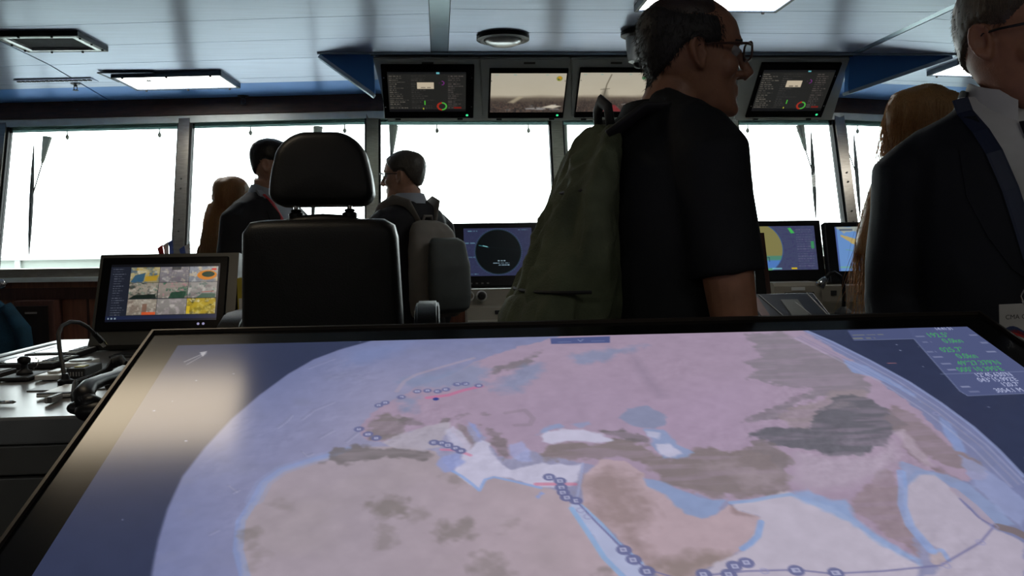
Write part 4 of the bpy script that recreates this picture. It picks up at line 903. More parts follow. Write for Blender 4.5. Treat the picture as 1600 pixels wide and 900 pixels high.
gx, gy, gw, gh = W*0.185, H*0.055, W*0.80, H*0.84; tw_, th_ = gw/3, gh/3
fa = [cv_.fuzz(22, 15, 200+k, 4) for k in range(4)]; fb = cv_.fuzz(46, 30, 300, 3)
pal = [[(205, 190, 140), (60, 85, 110), (180, 140, 40)], [(150, 145, 150), (110, 100, 110), (190, 180, 160)], [(170, 175, 185), (215, 190, 150), (120, 120, 130)],
       [(175, 165, 150), (20, 26, 26), (60, 90, 75)], [(170, 160, 150), (40, 90, 65), (190, 130, 140)], [(180, 175, 170), (120, 110, 110), (60, 90, 80)],
       [(175, 165, 150), (120, 105, 95), (190, 180, 165)], [(160, 155, 150), (175, 165, 165), (130, 120, 125)], [(200, 170, 40), (60, 60, 30), (225, 215, 170)]]
for r in range(3):
    for q in range(3):
        X0, Y0 = gx+q*tw_, gy+r*th_; m_ = ((cv_.X >= X0) & (cv_.X < X0+tw_*0.985) & (cv_.Y >= Y0) & (cv_.Y < Y0+th_*0.975)).astype(float)
        c1, c2, c3 = pal[r*3+q]; cv_.blend(m_, tuple(v*0.86 for v in c1)); cv_.blend(m_*np.clip((cv_.Y-Y0)/th_-0.45, 0, 1)*0.7, tuple(v*0.45 for v in c1)); cv_.blend(m_*np.clip((fa[(r+q) % 4]-0.5)*5, 0, 1)*0.75, c2); cv_.blend(m_*np.clip((fb-0.58)*6, 0, 1)*0.6, c3); cv_.blend(m_*np.clip((fa[(r+2*q+1) % 4]-0.58)*6, 0, 1)*0.45, (225, 220, 210))
def cell(q, r, u_, v_): return (gx+(q+u_)*tw_, gy+(r+v_)*th_)
cv_.poly([cell(0, 0, 0.0, 0.95), cell(0, 0, 0.15, 0.5), cell(0, 0, 0.5, 0.35), cell(0, 0, 0.45, 0.9)], (45, 85, 115), 0.9); cv_.poly([cell(0, 0, 0.5, 0.6), cell(0, 0, 0.95, 0.5), cell(0, 0, 0.9, 0.85), cell(0, 0, 0.5, 0.9)], (185, 145, 30), 0.8)
cv_.disc(cell(2, 0, 0.62, 0.55), tw_*0.34, (215, 130, 40), 0.95, ry=th_*0.3); cv_.disc(cell(2, 0, 0.66, 0.5), tw_*0.22, (30, 60, 50), 0.95, ry=th_*0.18); cv_.rect(*cell(2, 0, 0.78, 0.12), *cell(2, 0, 0.94, 0.24), (220, 60, 50), 0.9)
for q, u_ in ((1, 0.5), (1, 0.6), (1, 0.42)): cv_.line([cell(q, 0, u_, 0.05), cell(q, 0, u_-0.08, 0.95)], W*0.003, (110, 105, 100), 0.8)
cv_.rect(*cell(1, 0, 0.4, 0.02), *cell(1, 0, 0.7, 0.2), (60, 60, 60), 0.8)
cv_.poly([cell(0, 1, 0.0, 0.98), cell(0, 1, 0.2, 0.75), cell(0, 1, 0.9, 0.7), cell(0, 1, 0.95, 0.98)], (15, 28, 24), 0.9)
cv_.poly([cell(1, 1, 0.35, 0.98), cell(1, 1, 0.45, 0.6), cell(1, 1, 0.95, 0.55), cell(1, 1, 0.9, 0.98)], (25, 60, 45), 0.85)
cv_.poly([cell(2, 1, 0.3, 0.98), cell(2, 1, 0.5, 0.7), cell(2, 1, 0.95, 0.72), cell(2, 1, 0.95, 0.98)], (60, 90, 75), 0.85); cv_.line([cell(2, 1, 0.5, 0.62), cell(2, 1, 0.9, 0.58)], W*0.004, (190, 60, 50))
cv_.rect(*cell(0, 2, 0.5, 0.8), *cell(0, 2, 0.97, 0.97), (215, 80, 35), 0.85); cv_.rect(*cell(0, 2, 0.5, 0.3), *cell(0, 2, 0.66, 0.8), (120, 85, 70), 0.8)
cv_.disc(cell(2, 2, 0.5, 0.6), tw_*0.33, (190, 165, 40), 0.5, ry=th_*0.35); cv_.rect(*cell(2, 2, 0.0, 0.5), *cell(2, 2, 0.12, 0.95), (225, 190, 40), 0.8)
for u_ in (0.02, 0.05, 0.08): cv_.rect(W*u_, H*0.93, W*(u_+0.014), H*0.955, (170, 190, 200), 0.8)
cv_.object('screen', SCR, t, T((s0[0]+s1[0])/2, (s0[1]+s1[1])/2, 0.0035))
for u_ in (0.80, 0.84): MB().ell((x0+W0*u_, 0.018, 0.003), (0.005, 0.005, 0.0015), 10, 5).build('touch_key', mat('lilac_led', (0.2, 0.2, 0.3), emit=(0.45, 0.42, 0.7), estr=0.6), t)
# yellow folder wedged behind the monitor
p = at(386, 448, D=3.36)
t = thing('yellow_folder', 'narrow yellow folder standing between the camera monitor and the helm chair', 'folder', T(p.x, p.y, CZ+0.0035))
YEL = mat('yellow_board', (0.42, 0.34, 0.03), rough=0.6)
MB().box((0, 0, 0.125), (0.03, 0.20, 0.25), bevel=0.003).build('cover', YEL, t); MB().box((0, -0.101, 0.125), (0.018, 0.004, 0.10)).build('spine_label', WHITEP, t)
# little table flags behind the camera monitor
def flag(px, py, label, cols, lean):
    p = at(px, py, D=3.62); zb = 0.9535
    t = thing('table_flag', label, 'flag', T(p.x, p.y, zb), 'little flags on the side console')
    MB().lathe([(0.03, 0), (0.03, 0.008), (0.006, 0.014)], 16).build('base', WHITEP, t)
    top = p.z-zb
    MB().tube([(0, 0, 0.01), (lean, 0, top+0.01)], 0.002, 6).build('staff', CHROME, t)
    for k, cc in enumerate(cols):
        m = MB(); n = 6; x_ = lambda s: lean*(top+s)/top
        w_ = 0.028; rr = []
        for j in range(n+1):
            s = -0.10*j/n; wav = 0.006*math.sin(j*1.2+k)
            rr.append([(x_(s)-k*w_*(1-0.55*j/n)*0.8, wav-0.001, top+s-0.01*k), (x_(s)-(k+1)*w_*(1-0.55*j/n)*0.8, wav+0.004-0.001, top+s-0.012*(k+1)), (x_(s)-(k+1)*w_*(1-0.55*j/n)*0.8, wav+0.004+0.001, top+s-0.012*(k+1)), (x_(s)-k*w_*(1-0.55*j/n)*0.8, wav+0.001, top+s-0.01*k)])
        m.loft(rr); m.build('stripe', cc, t)
FBLUE, FWHITE, FRED = mat('flag_blue', (0.10, 0.16, 0.50), rough=0.8), mat('flag_white', (0.7, 0.7, 0.72), rough=0.8), mat('flag_red', (0.45, 0.03, 0.03), rough=0.8)
flag(266, 374, 'small blue, white and red flag above the camera monitor', [FBLUE, FWHITE, FRED], 0.012)
flag(294, 380, 'small white flag beside the window mullion', [FWHITE, FBLUE], 0.006)

# ================================================================== under the left window
wb = fy(-2.3)+low-0.02
q0, q1 = at(27, 470, Y=wb-0.10), at(88, 472, Y=wb-0.10)
t = thing('wall_cabinet', 'dark wooden box cabinet under the left window', 'cabinet', T((q0.x+q1.x)/2, wb-0.06, 0.0))
w_ = q1.x-q0.x
MB().box((0, -0.02, (q0.z)/2), (w_, 0.13, q0.z), bevel=0.004).build('body', DWOOD, t)
MB().box((-0.008, -0.088, q0.z/2), (w_*0.82, 0.012, q0.z-0.06), bevel=0.003).build('door', mat_wood('black_walnut', (0.012, 0.008, 0.008), (0.02, 0.012, 0.01)), t)
MB().box((-0.01, -0.098, q0.z-0.07), (0.07, 0.004, 0.012)).build('name_plate', CHROME, t)
# handrail end knob
p = at(3, 444, Y=wb-0.07)
t = thing('rail_knob', 'small chrome knob on the wooden rail at the left edge', 'knob', T(p.x, p.y, p.z))
MB().lathe([(0.012, -0.05), (0.012, 0.0)], 12, RX(PI/2) @ T(0, 0, 0)).build('stem', CHROME, t); MB().ell((0, -0.01, 0), (0.03, 0.014, 0.03), 18, 10).build('cap', CHROME, t, smooth=True)
# blue cloth hanging at the left edge
p = at(-14, 470, Y=wb-0.16)
t = thing('blue_jacket', 'dark blue cloth jacket hanging at the left edge under the window', 'jacket', T(p.x, p.y, 0.35))
rr = []
zt_ = p.z-0.35
for k in range(15):
    s = k/14; z = zt_*(1-s); hw = 0.05+0.10*min(1, s*3)**0.5+0.10*s
    ring = []
    for j in range(24):
        a = 2*PI*j/24; fold = 1+0.12*math.sin(5*a+3*s)*min(1, 2*s); ring.append((hw*math.cos(a)*fold, 0.055*math.sin(a)*fold*(0.6+0.4*s), z))
    rr.append(ring)
BLUEC = mat('teal_blue_cloth', (0.012, 0.06, 0.10), rough=0.85, bump=0.3, bscale=60, var=0.25)
MB().loft(rr).build('body', BLUEC, t, smooth=True)
for sx in (-1, 1): MB().tube([(sx*0.08, 0, zt_-0.03), (sx*0.17, 0, zt_*0.75), (sx*0.20, -0.01, zt_*0.35), (sx*0.2, -0.01, zt_*0.12)], [0.035, 0.05, 0.045, 0.04], 12).build('sleeve', BLUEC, t, smooth=True)
MB().tube([(0, 0.05, zt_+0.02), (0, 0.0, zt_+0.03), (0, 0, zt_-0.02)], 0.006, 8).build('hook', CHROME, t)
# window wipers
def wiper(bx0_, by0_, bx1_, by1_, ax0, ay0, ax1, ay1, label):
    """blade and arm just outside the glass, from photo points"""
    def wp(x, y):
        p = at(x, y, D=5.6)
        for _ in range(8):
            yy = fy(p.x) - LEAN*(ZT-p.z) + 0.05; p = at(x, y, Y=yy)
        return p
    b0_, b1_, a0_, a1_ = wp(bx0_, by0_), wp(bx1_, by1_), wp(ax0, ay0), wp(ax1, ay1)
    t = thing('window_wiper', label, 'wiper', T(*b0_), 'wipers on the front windows')
    mid = b0_.lerp(b1_, 0.5); L = [b0_.lerp(b1_, k/6)-b0_ for k in range(7)]
    MB().tube(L, [0.003, 0.009, 0.013, 0.014, 0.013, 0.010, 0.003], 6).build('blade', SEAL, t)
    tp_ = a0_ + Vector((0, 0.0, 0.0))
    MB().tube([tp_-b0_, a0_.lerp(a1_, 0.9)-b0_, a1_-b0_], [0.030, 0.012, 0.006], 8, flat=0.5).build('arm', mat('wiper_grey', (0.20, 0.20, 0.18), rough=0.5) if 'wiper_grey' not in MATS else MATS['wiper_grey'], t)
    MB().tube([a1_-b0_, mid-b0_], 0.004, 6).build('link_rod', SEAL, t)
wiper(53, 226, 45, 399, 74, 214, 66, 255, 'thin wiper on the leftmost window')
wiper(492, 200, 488, 380, 497, 198, 493, 250, 'wiper mostly hidden behind the chair headrest')
wiper(612, 225, 607, 345, 615, 196, 612, 242, 'wiper behind the head of the grey haired man')
wiper(885, 225, 888, 340, 879, 196, 886, 258, 'wiper left of the green backpack')
wiper(1267, 205, 1275, 342, 1250, 196, 1259, 236, 'wiper between the bald man and the right mullion')
wiper(1334, 210, 1344, 340, 1316, 196, 1325, 236, 'wiper between the right mullion and the blond hair')

# ================================================================== helm chair
LEATHER = mat('black_leather', (0.008, 0.008, 0.008), rough=0.42, spec=0.32, bump=0.12, bscale=220, var=0.15)
HC = at(507, 420, D=2.6)
hx, hy = HC.x, HC.y
t = thing('helm_chair', 'black leather helm chair seen from behind with tall headrest', 'chair', T(hx, hy, 0))
zb_ = 0.62
bt = 1.392-zb_
tiltM = RX(math.radians(90+3))
m = MB(T(0, 0.0, zb_)); pts = densify(outline(0.49, 0.435, bt, 0.045, 0.05), 64)
pillow(m, pts, 0.13, 0.035, M=T(0, 0.03, 0) @ tiltM @ T(0, 0, -0.03), seg=5, dome=0.008)
bk = m.build('backrest', LEATHER, t, smooth=True)
m = MB(); pts = densify(outline(0.285, 0.245, 0.212, 0.085, 0.034, 8), 80)
pts = [(x*(1+0.10*math.sin(PI*min(1, max(0, y/0.215)))), y) for x, y in pts]
pillow(m, pts, 0.13, 0.028, M=T(0, 0.06, 1.428) @ RX(math.radians(88)) @ T(0, 0, -0.02), seg=6, dome=0.006)
m.build('headrest', LEATHER, t, smooth=True)
for sx in (-1, 1):
    po = MB().tube([(sx*0.077, 0.0, 1.36), (sx*0.077, 0.0, 1.44)], 0.008, 10).build('headrest_post', CHROME, t)
    MB().lathe([(0.02, 1.394), (0.022, 1.398), (0.022, 1.408), (0.014, 1.412)], 14, T(sx*0.077, 0.0, 0)).build('post_collar', BLACKP, po)
    MB().ell((sx*0.077, 0.0, 1.416), (0.016, 0.016, 0.006), 12, 6).build('post_ring', BLACKP, po)
# centre bump of the top roll
m = MB(); m.tube([(-0.13, -0.012, 1.372), (-0.07, -0.012, 1.380), (0, -0.012, 1.383), (0.07, -0.012, 1.380), (0.13, -0.012, 1.372)], [0.012, 0.022, 0.024, 0.022, 0.012], 12); m.build('top_roll', LEATHER, t, smooth=True)
m = MB(); pillow(m, densify(outline(0.50, 0.52, 0.50, 0.06, 0.06), 48), 0.12, 0.04, M=T(0, -0.02, 0.56), seg=4, dome=0.01); m.build('seat', LEATHER, t, smooth=True)
for sx in (-1, 1):
    # armrest that starts beside the backrest and runs forward
    ax = 0.295 if sx > 0 else -0.285
    dzz = -0.03 if sx > 0 else -0.045
    m = MB(); m.loft([[(ax-0.034, y, z+dzz+dz), (ax+0.034, y, z+dzz+dz), (ax+0.04, y, z+dzz), (ax+0.034, y, z+dzz-0.05), (ax-0.034, y, z+dzz-0.05), (ax-0.04, y, z+dzz)] for y, z, dz in ((-0.02, 1.06, 0.015), (0.03, 1.11, 0.022), (0.12, 1.135, 0.024), (0.30, 1.135, 0.024), (0.38, 1.12, 0.012))])
    bmesh.ops.bevel(m.bm, geom=list(m.bm.edges), offset=0.006, segments=2, affect='EDGES')
    arm = m.build('armrest', LEATHER, t, auto=50)
    m = MB(); m.box((ax, 0.05, 0.86), (0.04, 0.08, 0.42), bevel=0.008); m.box((ax*0.9, 0.05, 0.66), (0.08, 0.08, 0.05), bevel=0.006); m.build('armrest_bracket', DGREYP, arm)
MB().lathe([(0.09, 0.50), (0.09, 0.56)], 24).build('swivel', BLACKP, t)
MB().lathe([(0.05, 0.05), (0.05, 0.52)], 24).build('column', CHROME, t, auto=40)
MB().lathe([(0.28, 0.0), (0.28, 0.02), (0.10, 0.05), (0.055, 0.08)], 32).build('base', DGREYP, t, auto=40)
# ================================================================== front bridge consoles
FCY = 4.86
fc = thing('front_console', 'long grey front console under the centre windows', 'console', T(1.4, 4.9, 0))
FM = T(-1.4, -4.9, 0)
prof = [(4.46, 0.08), (4.42, 0.86), (4.46, 0.905), (4.62, 0.925), (4.66, 0.985), (4.78, 0.995), (4.82, 1.075), (5.08, 1.085), (5.08, 0.08)]
MB(FM).loft([[(0.14, y, z) for y, z in prof], [(3.35, y, z) for y, z in prof]]).build('body', BEIGEP, fc)
MB(FM).box((1.75, 4.8, 0.04), (3.1, 0.5, 0.08)).build('plinth', MATTE, fc)
MB(FM).box((1.745, 4.405, 0.885), (3.2, 0.05, 0.03), bevel=0.008).build('edge_rail', BEIGEP, fc)
for k in range(6):
    MB(FM).box((0.42+k*0.53, 4.428, 0.47), (0.51, 0.02, 0.68), bevel=0.004).build('door', GREYP, fc)
for k in range(7):  # keys below the radar
    MB(FM).box((0.30+k*0.045, 4.64, 0.962), (0.03, 0.02, 0.02), bevel=0.003).build('key', MATTE, fc)
# two round knobs
for i, (px, py) in enumerate(((732, 462), (752, 462))):
    p = at(px, py, Y=4.80)
    t = thing('round_gauge' if i == 0 else 'rotary_control', ['small round gauge with pale rim below the radar screen', 'dark centred round knob beside the small gauge'][i], ['gauge', 'knob'][i], T(p.x, 4.775, p.z))
    R_ = RX(PI/2)
    MB().lathe([(0.030, -0.006), (0.030, 0.012), (0.024, 0.016), (0.020, 0.012)], 24, R_).build('rim', WHITEP, t)
    MB().lathe([(0.020, 0.0), (0.020, 0.012 if i == 0 else 0.03), (0.012, 0.014 if i == 0 else 0.034)], 20, R_).build('face' if i == 0 else 'grip', mat('brown_dial', (0.2, 0.13, 0.07)) if i == 0 else MATTE, t)
def desk_monitor(name, label, pl, pr, pt, pb, sl_, sr_, st_, sb_, draw, D=4.82, tilt=14):
    o_ = at((pl+pr)/2, pb, D=D); v = Vector((0, math.sin(math.radians(tilt)), math.cos(math.radians(tilt)))); n = Vector((1, 0, 0)).cross(v); Mx = frame(o_, (1, 0, 0), v)
    def f(x, y):
        p = on_plane(x, y, o_, n)-o_; return p.x, p.dot(v)
    t = thing(name, label, 'monitor', Mx, 'monitors on the front console')
    a, b = f(pl, pb), f(pr, pb); h = f((pl+pr)/2, pt)[1]; w_ = b[0]-a[0]; cx = (a[0]+b[0])/2
    MB().box((cx, h/2, -0.022), (w_, h, 0.05), bevel=0.006).build('frame', BLACKP, t)
    s0, s1 = f(sl_, sb_), f(sr_, st_); W, H = s1[0]-s0[0], s1[1]-s0[1]
    c = draw(W, H); c.object('screen', SCR, t, T((s0[0]+s1[0])/2, (s0[1]+s1[1])/2, 0.0045))
    for k in range(4): MB().box((cx-w_*0.3+k*0.03, 0.02, 0.004), (0.012, 0.008, 0.003)).build('button', DGREYP, t)
    MB().box((cx, h*0.35, -0.07), (w_*0.3, 0.12, 0.06)).build('mount', MATTE, t)
    return t
def radar(W, H):
    c = Canvas(W, H, 190, (48, 52, 82)); n = c.fuzz(60, 45, 8, 3); c.blend(np.clip((n-0.5)*3, 0, 1)*0.35, (70, 75, 110))
    ce, r = (W*0.50, H*0.50), H*0.47
    for k in range(72):
        a = 2*PI*k/72; c.disc((ce[0]+r*1.04*math.cos(a), ce[1]+r*1.04*math.sin(a)), H*0.006, (70, 130, 150), 0.8)
    c.disc(ce, r, (8, 12, 14)); c.ring(ce, r*0.99, H*0.006, (40, 80, 85))
    c.line([(W*0.22, H*0.36), (W*0.36, H*0.40)], H*0.014, (60, 130, 140), 0.9); c.line([(W*0.28, H*0.37), (W*0.34, H*0.39)], H*0.016, (150, 220, 225), 0.9); c.line([(W*0.36, H*0.40), (W*0.95, H*0.50)], H*0.006, (25, 45, 50), 0.8)
    c.words(W*0.49, H*0.68, W*0.60, H*0.018, (170, 200, 215), 0.9, 1); c.words(W*0.42, H*0.73, W*0.66, H*0.018, (150, 180, 200), 0.9, 2); c.words(W*0.50, H*0.77, W*0.66, H*0.018, (150, 180, 200), 0.9, 3)
    for x, y in ((0.06, 0.05), (0.8, 0.03), (0.06, 0.95), (0.8, 0.95), (0.02, 0.3), (0.02, 0.6)): c.words(W*x, H*y, W*(x+0.14), H*0.02, (110, 160, 180), 0.8, int(x*100+y*10))
    return c
desk_monitor('radar_monitor', 'black framed radar monitor with a dark round sweep behind the grey backpack', 708, 850, 348, 448, 726, 830, 356, 432, radar)
def ecdis(W, H):
    c = Canvas(W, H, 190, (70, 76, 108)); n = c.fuzz(50, 40, 12, 3); c.blend(np.clip((n-0.52)*4, 0, 1)*0.5, (60, 52, 100))
    ce, r = (W*0.38, H*0.50), H*0.58
    c.disc(ce, r*1.03, (60, 95, 150)); c.disc(ce, r, (138, 132, 82)); inside = np.hypot(c.X-ce[0], c.Y-ce[1]) < r
    c.blend(inside*np.clip((c.Y-H*0.66)/(H*0.03), 0, 1), (82, 140, 120)); c.blend(inside*np.clip((c.Y-H*0.76)/(H*0.03), 0, 1), (84, 130, 200)); c.blend(inside*np.clip((c.Y-H*0.94)/(H*0.03), 0, 1), (95, 165, 120))
    c.poly([(W*0.25, H*0.5), (W*0.44, H*0.48), (W*0.42, H*0.6), (W*0.3, H*0.62)], (90, 140, 205), 0.9)
    c.line([(W*0.42, H*0.72), (W*0.5, H*0.71), (W*0.5, H*0.8)], H*0.012, (40, 50, 90)); c.rect(W*0.40, H*0.75, W*0.48, H*0.82, (170, 180, 220), 0.5)
    c.poly([(W*0.72, H*0.05), (W*0.75, H*0.04), (W*0.79, H*0.16), (W*0.75, H*0.17)], (70, 190, 90)); c.rect(W*0.95, H*0.36, W*0.98, H*0.52, (60, 170, 90), 0.8)
    c.rect(W*0.72, H*0.95, W*0.78, H*0.985, (220, 190, 30)); c.rect(W*0.52, H*0.95, W*0.62, H*0.985, (130, 200, 215), 0.8)
    for k in range(16): c.words(W*0.80, H*(0.08+0.055*k), W*0.97, H*0.016, (120, 118, 150), 0.6, 300+k)
    return c
desk_monitor('chart_monitor', 'black framed chart monitor with an olive and blue round map behind the bald man', 1100, 1291, 345, 440, 1128, 1271, 353, 424, ecdis)
def coast(W, H):
    c = Canvas(W, H, 190, (112, 155, 215)); n = c.fuzz(12, 9, 21, 4)
    c.poly([(0, H*0.0), (W*0.4, 0), (W*0.42, H*0.2), (W*0.28, H*0.12), (W*0.1, H*0.14)], (175, 180, 165), 0.9, rough=0.02, nz=n)
    c.poly([(W*0.06, H*0.20), (W*0.18, H*0.26), (W*0.30, H*0.32), (W*0.33, H*0.44), (W*0.22, H*0.42), (W*0.12, H*0.30)], (200, 175, 110), 0.95, rough=0.02, nz=n)
    c.line([(W*0.1, H*0.52), (W*0.2, H*0.55), (W*0.3, H*0.60)], H*0.01, (110, 165, 130)); c.rect(0, H*0.9, W*0.34, H*0.93, (120, 190, 140), 0.7); c.rect(0, 0, W*0.02, H, (70, 85, 150), 0.7)
    c.rect(W*0.36, 0, W, H, (60, 62, 92)); 
    for k in range(14): c.words(W*0.42, H*(0.06+0.06*k), W*0.9, H*0.02, (120, 122, 150), 0.6, 400+k)
    c.rect(W*0.05, H*0.05, W*0.2, H*0.09, (80, 90, 110), 0.8)
    return c
desk_monitor('chart_monitor', 'black framed chart monitor with a pale blue coast map beside the blond hair', 1297, 1470, 346, 441, 1311, 1440, 353, 424, coast)

# devices on the right half of the console
def stand_block(name, label, cat, px, D, base_z, draw):
    p = at(px[0], px[1], D=D); t = thing(name, label, cat, T(p.x, p.y, base_z)); draw(t, p.z-base_z); return t
p = at(1240, 441, D=4.55); q = at(1203, 441, D=4.55).x; q2 = at(1283, 480, D=4.55).x
t = thing('dial_box', 'beige instrument box with a dark dial window under the chart monitor', 'instrument', T(p.x, p.y, 0.928))
hz = p.z-0.928
prof = [(-0.07, 0), (-0.055, hz*0.9), (-0.04, hz), (0.12, hz), (0.12, 0)]
MB().loft([[(-0.125, y, z) for y, z in prof], [(0.125, y, z) for y, z in prof]]).build('case', BEIGEP, t)
fm = frame((0, -0.063, hz*0.44), (1, 0, 0), Vector((0, 0.015, hz*0.9)))
MB(fm).box((0.005, 0, 0.001), (0.155, hz*0.55, 0.006), bevel=0.002).build('dial_window', BLACKP, t)
MB(fm).box((0.0, hz*0.38, 0.002), (0.07, hz*0.1, 0.004)).build('name_plate', WHITEP, t)
for a_, cc in ((-40, FRED), (25, mat('green_arc', (0.05, 0.3, 0.08)))):
    m = MB(fm); pts = [(0.04*math.sin(math.radians(a_+d)), 0.04*math.cos(math.radians(a_+d))-0.02, 0.006) for d in range(-22, 23, 6)]
    m.tube(pts, 0.004, 6); m.build('dial_arc', cc, t)
MB(fm).box((0, 0.0, 0.007), (0.004, 0.05, 0.003)).build('needle', WHITEP, t)
# gooseneck lamp on the right
D1 = 4.45; b0 = at(1318, 478, D=D1)
t = thing('gooseneck_lamp', 'dark gooseneck lamp with shiny head beside the beige instrument box', 'lamp', T(b0.x, b0.y, 0.918))
def gp(x, y, dd=0.0): return at(x, y, D=D1+dd)-Vector((b0.x, b0.y, 0.918))
MB().lathe([(0.045, 0), (0.045, 0.03), (0.03, 0.045), (0.012, 0.06)], 16).build('foot', MATTE, t)
MB().tube([(0, 0, 0.05), gp(1319, 462), gp(1318, 445), gp(1313, 432), gp(1304, 426), gp(1296, 428), gp(1289, 436)], 0.010, 8).build('neck', BLACKP, t, smooth=True)
MB().tube([gp(1291, 434), gp(1285, 441), gp(1280, 448)], [0.014, 0.022, 0.026], 12).build('head', CHROME, t, smooth=True)
# small grey box behind the lamp
p = at(1310, 447, D=4.72)
t = thing('speaker_box', 'small beige box with two dark sockets behind the gooseneck lamp', 'box', T(p.x, p.y, 0.985))
MB().box((0.02, 0, 0.045), (0.26, 0.10, 0.09), bevel=0.006).build('case', BEIGEP, t)
for sx in (-0.05, 0.09): MB().box((sx, -0.052, 0.05), (0.03, 0.006, 0.025)).build('socket', MATTE, t)

# nearer console with a tilted dark panel, a monitor seen from its edge and a round dial
NP = at(1225, 482, D=3.0)
t = thing('wing_console', 'dark tilted instrument panel with chrome trims right of the bald man', 'console', T(NP.x, NP.y, 0))
pz = NP.z; vv = Vector((0, 0.42, 0.20)).normalized(); pm = frame((0, 0, pz-0.02), (1, 0, 0), vv)
MB().loft([[(-0.22, -0.10, 0.0), (0.14, -0.10, 0.0), (0.14, 0.25, 0.0), (-0.22, 0.25, 0.0)], [(-0.22, -0.14, pz-0.10), (0.16, -0.14, pz-0.10), (0.16, 0.16, pz+0.035), (-0.22, 0.16, pz+0.035)]]).build('body', DGREYP, t)
PNL = mat('dark_blue_panel', (0.02, 0.023, 0.035), rough=0.3)
MB(pm).box((-0.03, 0, 0.004), (0.36, 0.26, 0.012), bevel=0.003).build('panel', PNL, t)
for a_, b_ in (((-0.05, 0.12), (0.0, -0.1)), ((0.06, 0.06), (0.09, -0.06)), ((0.125, 0.125), (0.145, -0.12))):
    MB(pm).tube([(a_[0], a_[1], 0.012), (b_[0], b_[1], 0.012)], 0.0022, 8).build('chrome_trim', GREYP, t)
MB(pm).box((-0.075, 0.0, 0.011), (0.03, 0.2, 0.004)).build('red_strip', mat('dull_red', (0.12, 0.03, 0.025), rough=0.4), t)
MB(pm).box((0.045, 0.0, 0.011), (0.06, 0.16, 0.004)).build('grey_inset', GREYP, t)
MB(pm).lathe([(0.055, 0.010), (0.06, 0.013), (0.05, 0.014)], 28, T(-0.15, 0.0, 0)).build('dial_ring', BLACKP, t)
dl = [(0.10*math.cos(math.radians(a)), -0.13, 0.03+0.045*math.sin(math.radians(a))-0.02) for a in range(0, 181, 15)]
m = MB(pm); m.tube([(x, y, z) for x, y, z in dl], 0.006, 8); m.build('curved_grip', CHROME, t)
p = at(1183, 465, D=3.3)
t = thing('side_monitor', 'dark monitor seen edge on behind the bald man\'s arm', 'monitor', T(p.x, p.y, 0))
z0, z1 = p.z-0.06, at(1180, 364, D=3.3).z
a0, a1 = at(1180, 466, D=3.3).x-p.x, at(1204, 466, D=3.3).x-p.x; b0_, b1_ = at(1172, 364, D=3.3).x-p.x, at(1187, 364, D=3.3).x-p.x
m = MB(); m.loft([[(a0, -0.02, z0), (a1, -0.02, z0), (a1, 0.40, z0), (a0, 0.40, z0)], [(b0_, -0.02, z1), (b1_, -0.02, z1), (b1_, 0.40, z1), (b0_, 0.40, z1)]]); m.build('case', MATTE, t)
m = MB(); e = 0.004; m.loft([[(a1-0.012, -0.024, z0), (a1+e, -0.024, z0), (a1+e, 0.40, z0), (a1-0.012, 0.40, z0)], [(b1_-0.012, -0.024, z1), (b1_+e, -0.024, z1), (b1_+e, 0.40, z1), (b1_-0.012, 0.40, z1)]]); m.build('edge_frame', DWOOD, t)
MB().box(((a0+a1)/2, 0.19, z0/2), (0.14, 0.3, z0), bevel=0.01).build('pedestal', DGREYP, t)
# ================================================================== people
def remeshed(mb, voxel, it=4, fac=0.5, name='body'):
    """fuse overlapping closed shapes into one continuous surface"""
    me = mb.mesh(name); o = bpy.data.objects.new('tmp', me); COL.objects.link(o)
    r = o.modifiers.new('r', 'REMESH'); r.mode = 'VOXEL'; r.voxel_size = voxel; r.adaptivity = 0
    if it:
        s = o.modifiers.new('s', 'SMOOTH'); s.factor = fac; s.iterations = it
    dg = bpy.context.evaluated_depsgraph_get(); dg.update()
    out = bpy.data.meshes.new_from_object(o.evaluated_get(dg)); out.name = name
    bpy.data.objects.remove(o); bpy.data.meshes.remove(me)
    out.polygons.foreach_set('use_smooth', [True]*len(out.polygons)); return out
def coords(me):
    a = np.empty(len(me.vertices)*3); me.vertices.foreach_get('co', a); return a.reshape(-1, 3)
def normals(me):
    a = np.empty(len(me.vertices)*3); me.vertex_normals.foreach_get('vector', a) if hasattr(me, 'vertex_normals') else None; return a.reshape(-1, 3)
def setco(me, a): me.vertices.foreach_set('co', a.ravel()); me.update()
def wrinkle(me, amp, scale, seed=0, stretch=(1, 1, 0.45), ridge=True):
    P_ = coords(me); N_ = normals(me); out = P_.copy(); off = Vector((seed*3.1, seed*1.7, seed*0.9))
    for i in range(len(P_)):
        v = Vector((P_[i][0]*stretch[0], P_[i][1]*stretch[1], P_[i][2]*stretch[2]))*scale+off
        n = mnoise.noise(v)+0.5*mnoise.noise(v*2.1)
        if ridge: n = 0.35-abs(n)*1.6
        out[i] += N_[i]*amp*n
    setco(me, out)
def sering(c, rx, ry, n=28, e=2.4, M=None):
    out = []
    for k in range(n):
        a = 2*PI*k/n; ca, sa = math.cos(a), math.sin(a)
        p = Vector((c[0]+rx*math.copysign(abs(ca)**(2/e), ca), c[1]+ry*math.copysign(abs(sa)**(2/e), sa), c[2]))
        out.append(M @ p if M is not None else p)
    return out
HEADR = [(-0.006, .060, .008, .020), (0.003, .082, -.008, .034), (0.014, .090, -.026, .045), (0.03, .088, -.045, .053), (0.045, .085, -.058, .058), (0.06, .086, -.070, .062), (0.075, .086, -.080, .066),
         (0.095, .084, -.090, .070), (0.118, .083, -.097, .0725), (0.136, .091, -.101, .0745), (0.155, .092, -.103, .076), (0.175, .085, -.101, .076), (0.195, .068, -.092, .071), (0.21, .046, -.075, .060), (0.22, .020, -.050, .042), (0.226, -.008, -.028, .018)]
